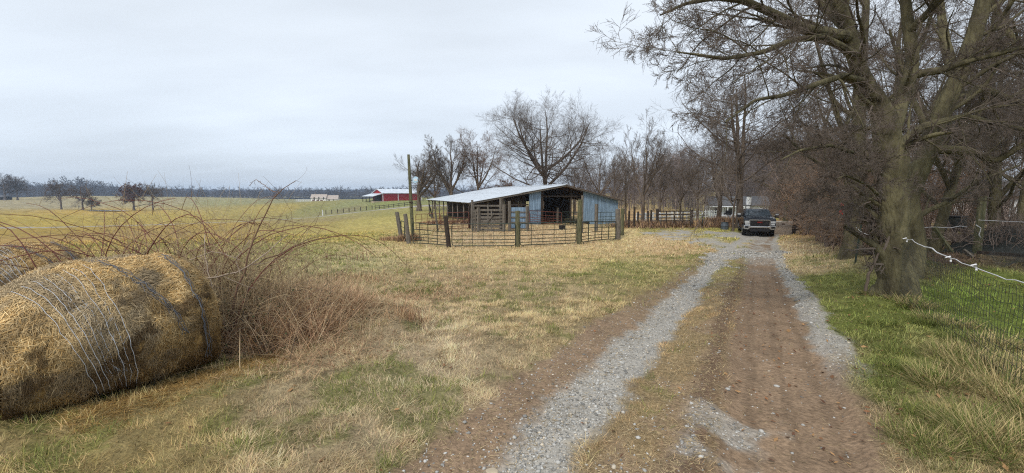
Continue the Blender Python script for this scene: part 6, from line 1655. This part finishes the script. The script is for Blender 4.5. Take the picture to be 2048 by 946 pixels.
for sx in (-1, 1):
    for ya, yb_, ta, tb in ((1.75, 2.62, 2.16, 2.62), (2.70, 3.62, 2.70, 3.42)):
        o = MB(); o.quad((sx * .945, ya, 1.42), (sx * .945, yb_, 1.42), (sx * .80, tb, 1.83), (sx * .80, ta, 1.83)); o.build('side_window', M['glass'], cb)
    o = MB(); o.prism([(.30, 1.02), (.66, 1.02), (.66, 1.22), (.62, 1.3), (.30, 1.3)], 0, .10, 'z')
    o = MB(); xa, xb = (.62, .99); xs_ = (xa, xb) if sx > 0 else (-xb, -xa)
    o.box(xs_[0], xs_[1], -.005, .2, .82, 1.17); hl = o.build('headlight', M['black'], tk, bevel=.02)
    o = MB(); o.box(xs_[0] + .05, xs_[1] - .04, -.022, -.0, .98, 1.13); o.box(xs_[0] + .08, xs_[1] - .06, -.022, -.0, .85, .94); o.build('lens', M['lamp'], hl)
    o = MB(); o.beam((xs_[0] if sx > 0 else xs_[1], -.03, .80), (xs_[0] if sx > 0 else xs_[1], -.03, 1.18), .04, .04, (0, 1, 0)); o.build('lamp_trim', M['chrome'], hl)
    o = MB(); o.box(sx * 1.02 - (.0 if sx > 0 else .10), sx * 1.02 + (.10 if sx > 0 else 0), 1.5, 1.56, 1.36, 1.42); o.box(min(sx * 1.10, sx * 1.34), max(sx * 1.10, sx * 1.34), 1.46, 1.58, 1.30, 1.62); mr = o.build('mirror', M['black'], tk, bevel=.02)
    o = MB(); o.box(min(sx * 1.12, sx * 1.32), max(sx * 1.12, sx * 1.32), 1.44, 1.47, 1.50, 1.60); o.build('turn_lens', M['lamp'], mr)
    for yw in (1.02, 4.62):
        o = MB(); xw = sx * .88; o.tube([(xw - .13, yw, .41), (xw - .125, yw, .41), (xw + .125, yw, .41), (xw + .13, yw, .41)], [.36, .41, .41, .36], 22); wl_ = o.build('wheel', M['rubber'], tk, smooth=False)
        o = MB(); o.tube([(xw + sx * .115, yw, .41), (xw + sx * .137, yw, .41)], [.25, .22], 18); o.build('rim', M['chrome'], wl_)
        for s5 in range(6):
            pass
    o = MB(); o.box(min(sx * .70, sx * .92), max(sx * .70, sx * .92), -.135, -.11, .62, .76); fg = o.build('fog_light', M['black'], tk)
    o = MB(); o.beam((sx * 1.02, 1.7, .42), (sx * 1.02, 3.9, .42), .05, .10); o.build('side_step', M['black'], tk)
# grille
o = MB(); o.box(-.60, .60, -.02, .1, .80, 1.16); grl = o.build('grille', M['black'], tk, bevel=.02)
for z_ in (.88, .96, 1.04, 1.12):
    o = MB(); o.box(-.57, .57, -.03, -.02, z_ - .008, z_ + .008); o.build('grille_bar', M['rubber'], grl)
o = MB(); o.box(-.64, .64, -.035, .08, 1.165, 1.225); o.box(-.66, -.61, -.03, .05, .80, 1.17); o.box(.61, .66, -.03, .05, .80, 1.17); o.build('grille_frame', M['chrome'], grl)
cu = bpy.data.curves.new('lettering', 'FONT'); cu.body = 'GMC'; cu.size = .12; cu.extrude = .008; cu.align_x = 'CENTER'; cu.align_y = 'CENTER'; cu.offset = .004
to = bpy.data.objects.new('tmp_text', cu); C.objects.link(to); bpy.context.view_layer.update()
dg_ = bpy.context.evaluated_depsgraph_get(); me_ = bpy.data.meshes.new_from_object(to.evaluated_get(dg_)); bpy.data.objects.remove(to)
me_.materials.clear(); me_.materials.append(M['emb']); lt = link('lettering', me_, grl); lt.rotation_euler = (R(90), 0, 0); lt.location = (0, -.045, 1.03); lt.scale = (1.25, 1, 1)
# bumper: chrome with lower centre cut
o = MB(); o.prism([(-1.0, .56), (-1.0, .80), (-.62, .80), (-.52, .76), (.52, .76), (.62, .80), (1.0, .80), (1.0, .56), (.72, .52), (.58, .64), (-.58, .64), (-.72, .52)], -.12, .12, 'y'); o.build('bumper', M['chrome'], tk, bevel=.02)
o = MB(); o.prism([(-.66, .60), (.66, .60), (.60, .38), (-.60, .38)], -.06, .06, 'y'); o.build('air_dam', M['black'], tk)
o = MB(); o.box(-.17, .17, -.135, -.12, .44, .56); o.build('tow_bracket', M['black'], tk)
o = MB(); o.box(-.85, .85, .6, 5.4, .36, .52); o.build('chassis', M['black'], tk)

# ------------------------------------------------------------------ air
hzb = MB(); hzb.box(-2640, 2640, -2640, 2640, -19, 45)
hm = bpy.data.materials.new('haze'); hm.use_nodes = True; t_ = hm.node_tree; t_.nodes.remove(t_.nodes['Principled BSDF'])
pv = t_.nodes.new('ShaderNodeVolumePrincipled'); pv.inputs['Color'].default_value = (.62, .78, 1.0, 1); pv.inputs['Density'].default_value = .00028; pv.inputs['Anisotropy'].default_value = 0
t_.links.new(pv.outputs[0], t_.nodes['Material Output'].inputs['Volume'])
if HAZE:
    tag(hzb.build('haze', hm), kind='stuff')
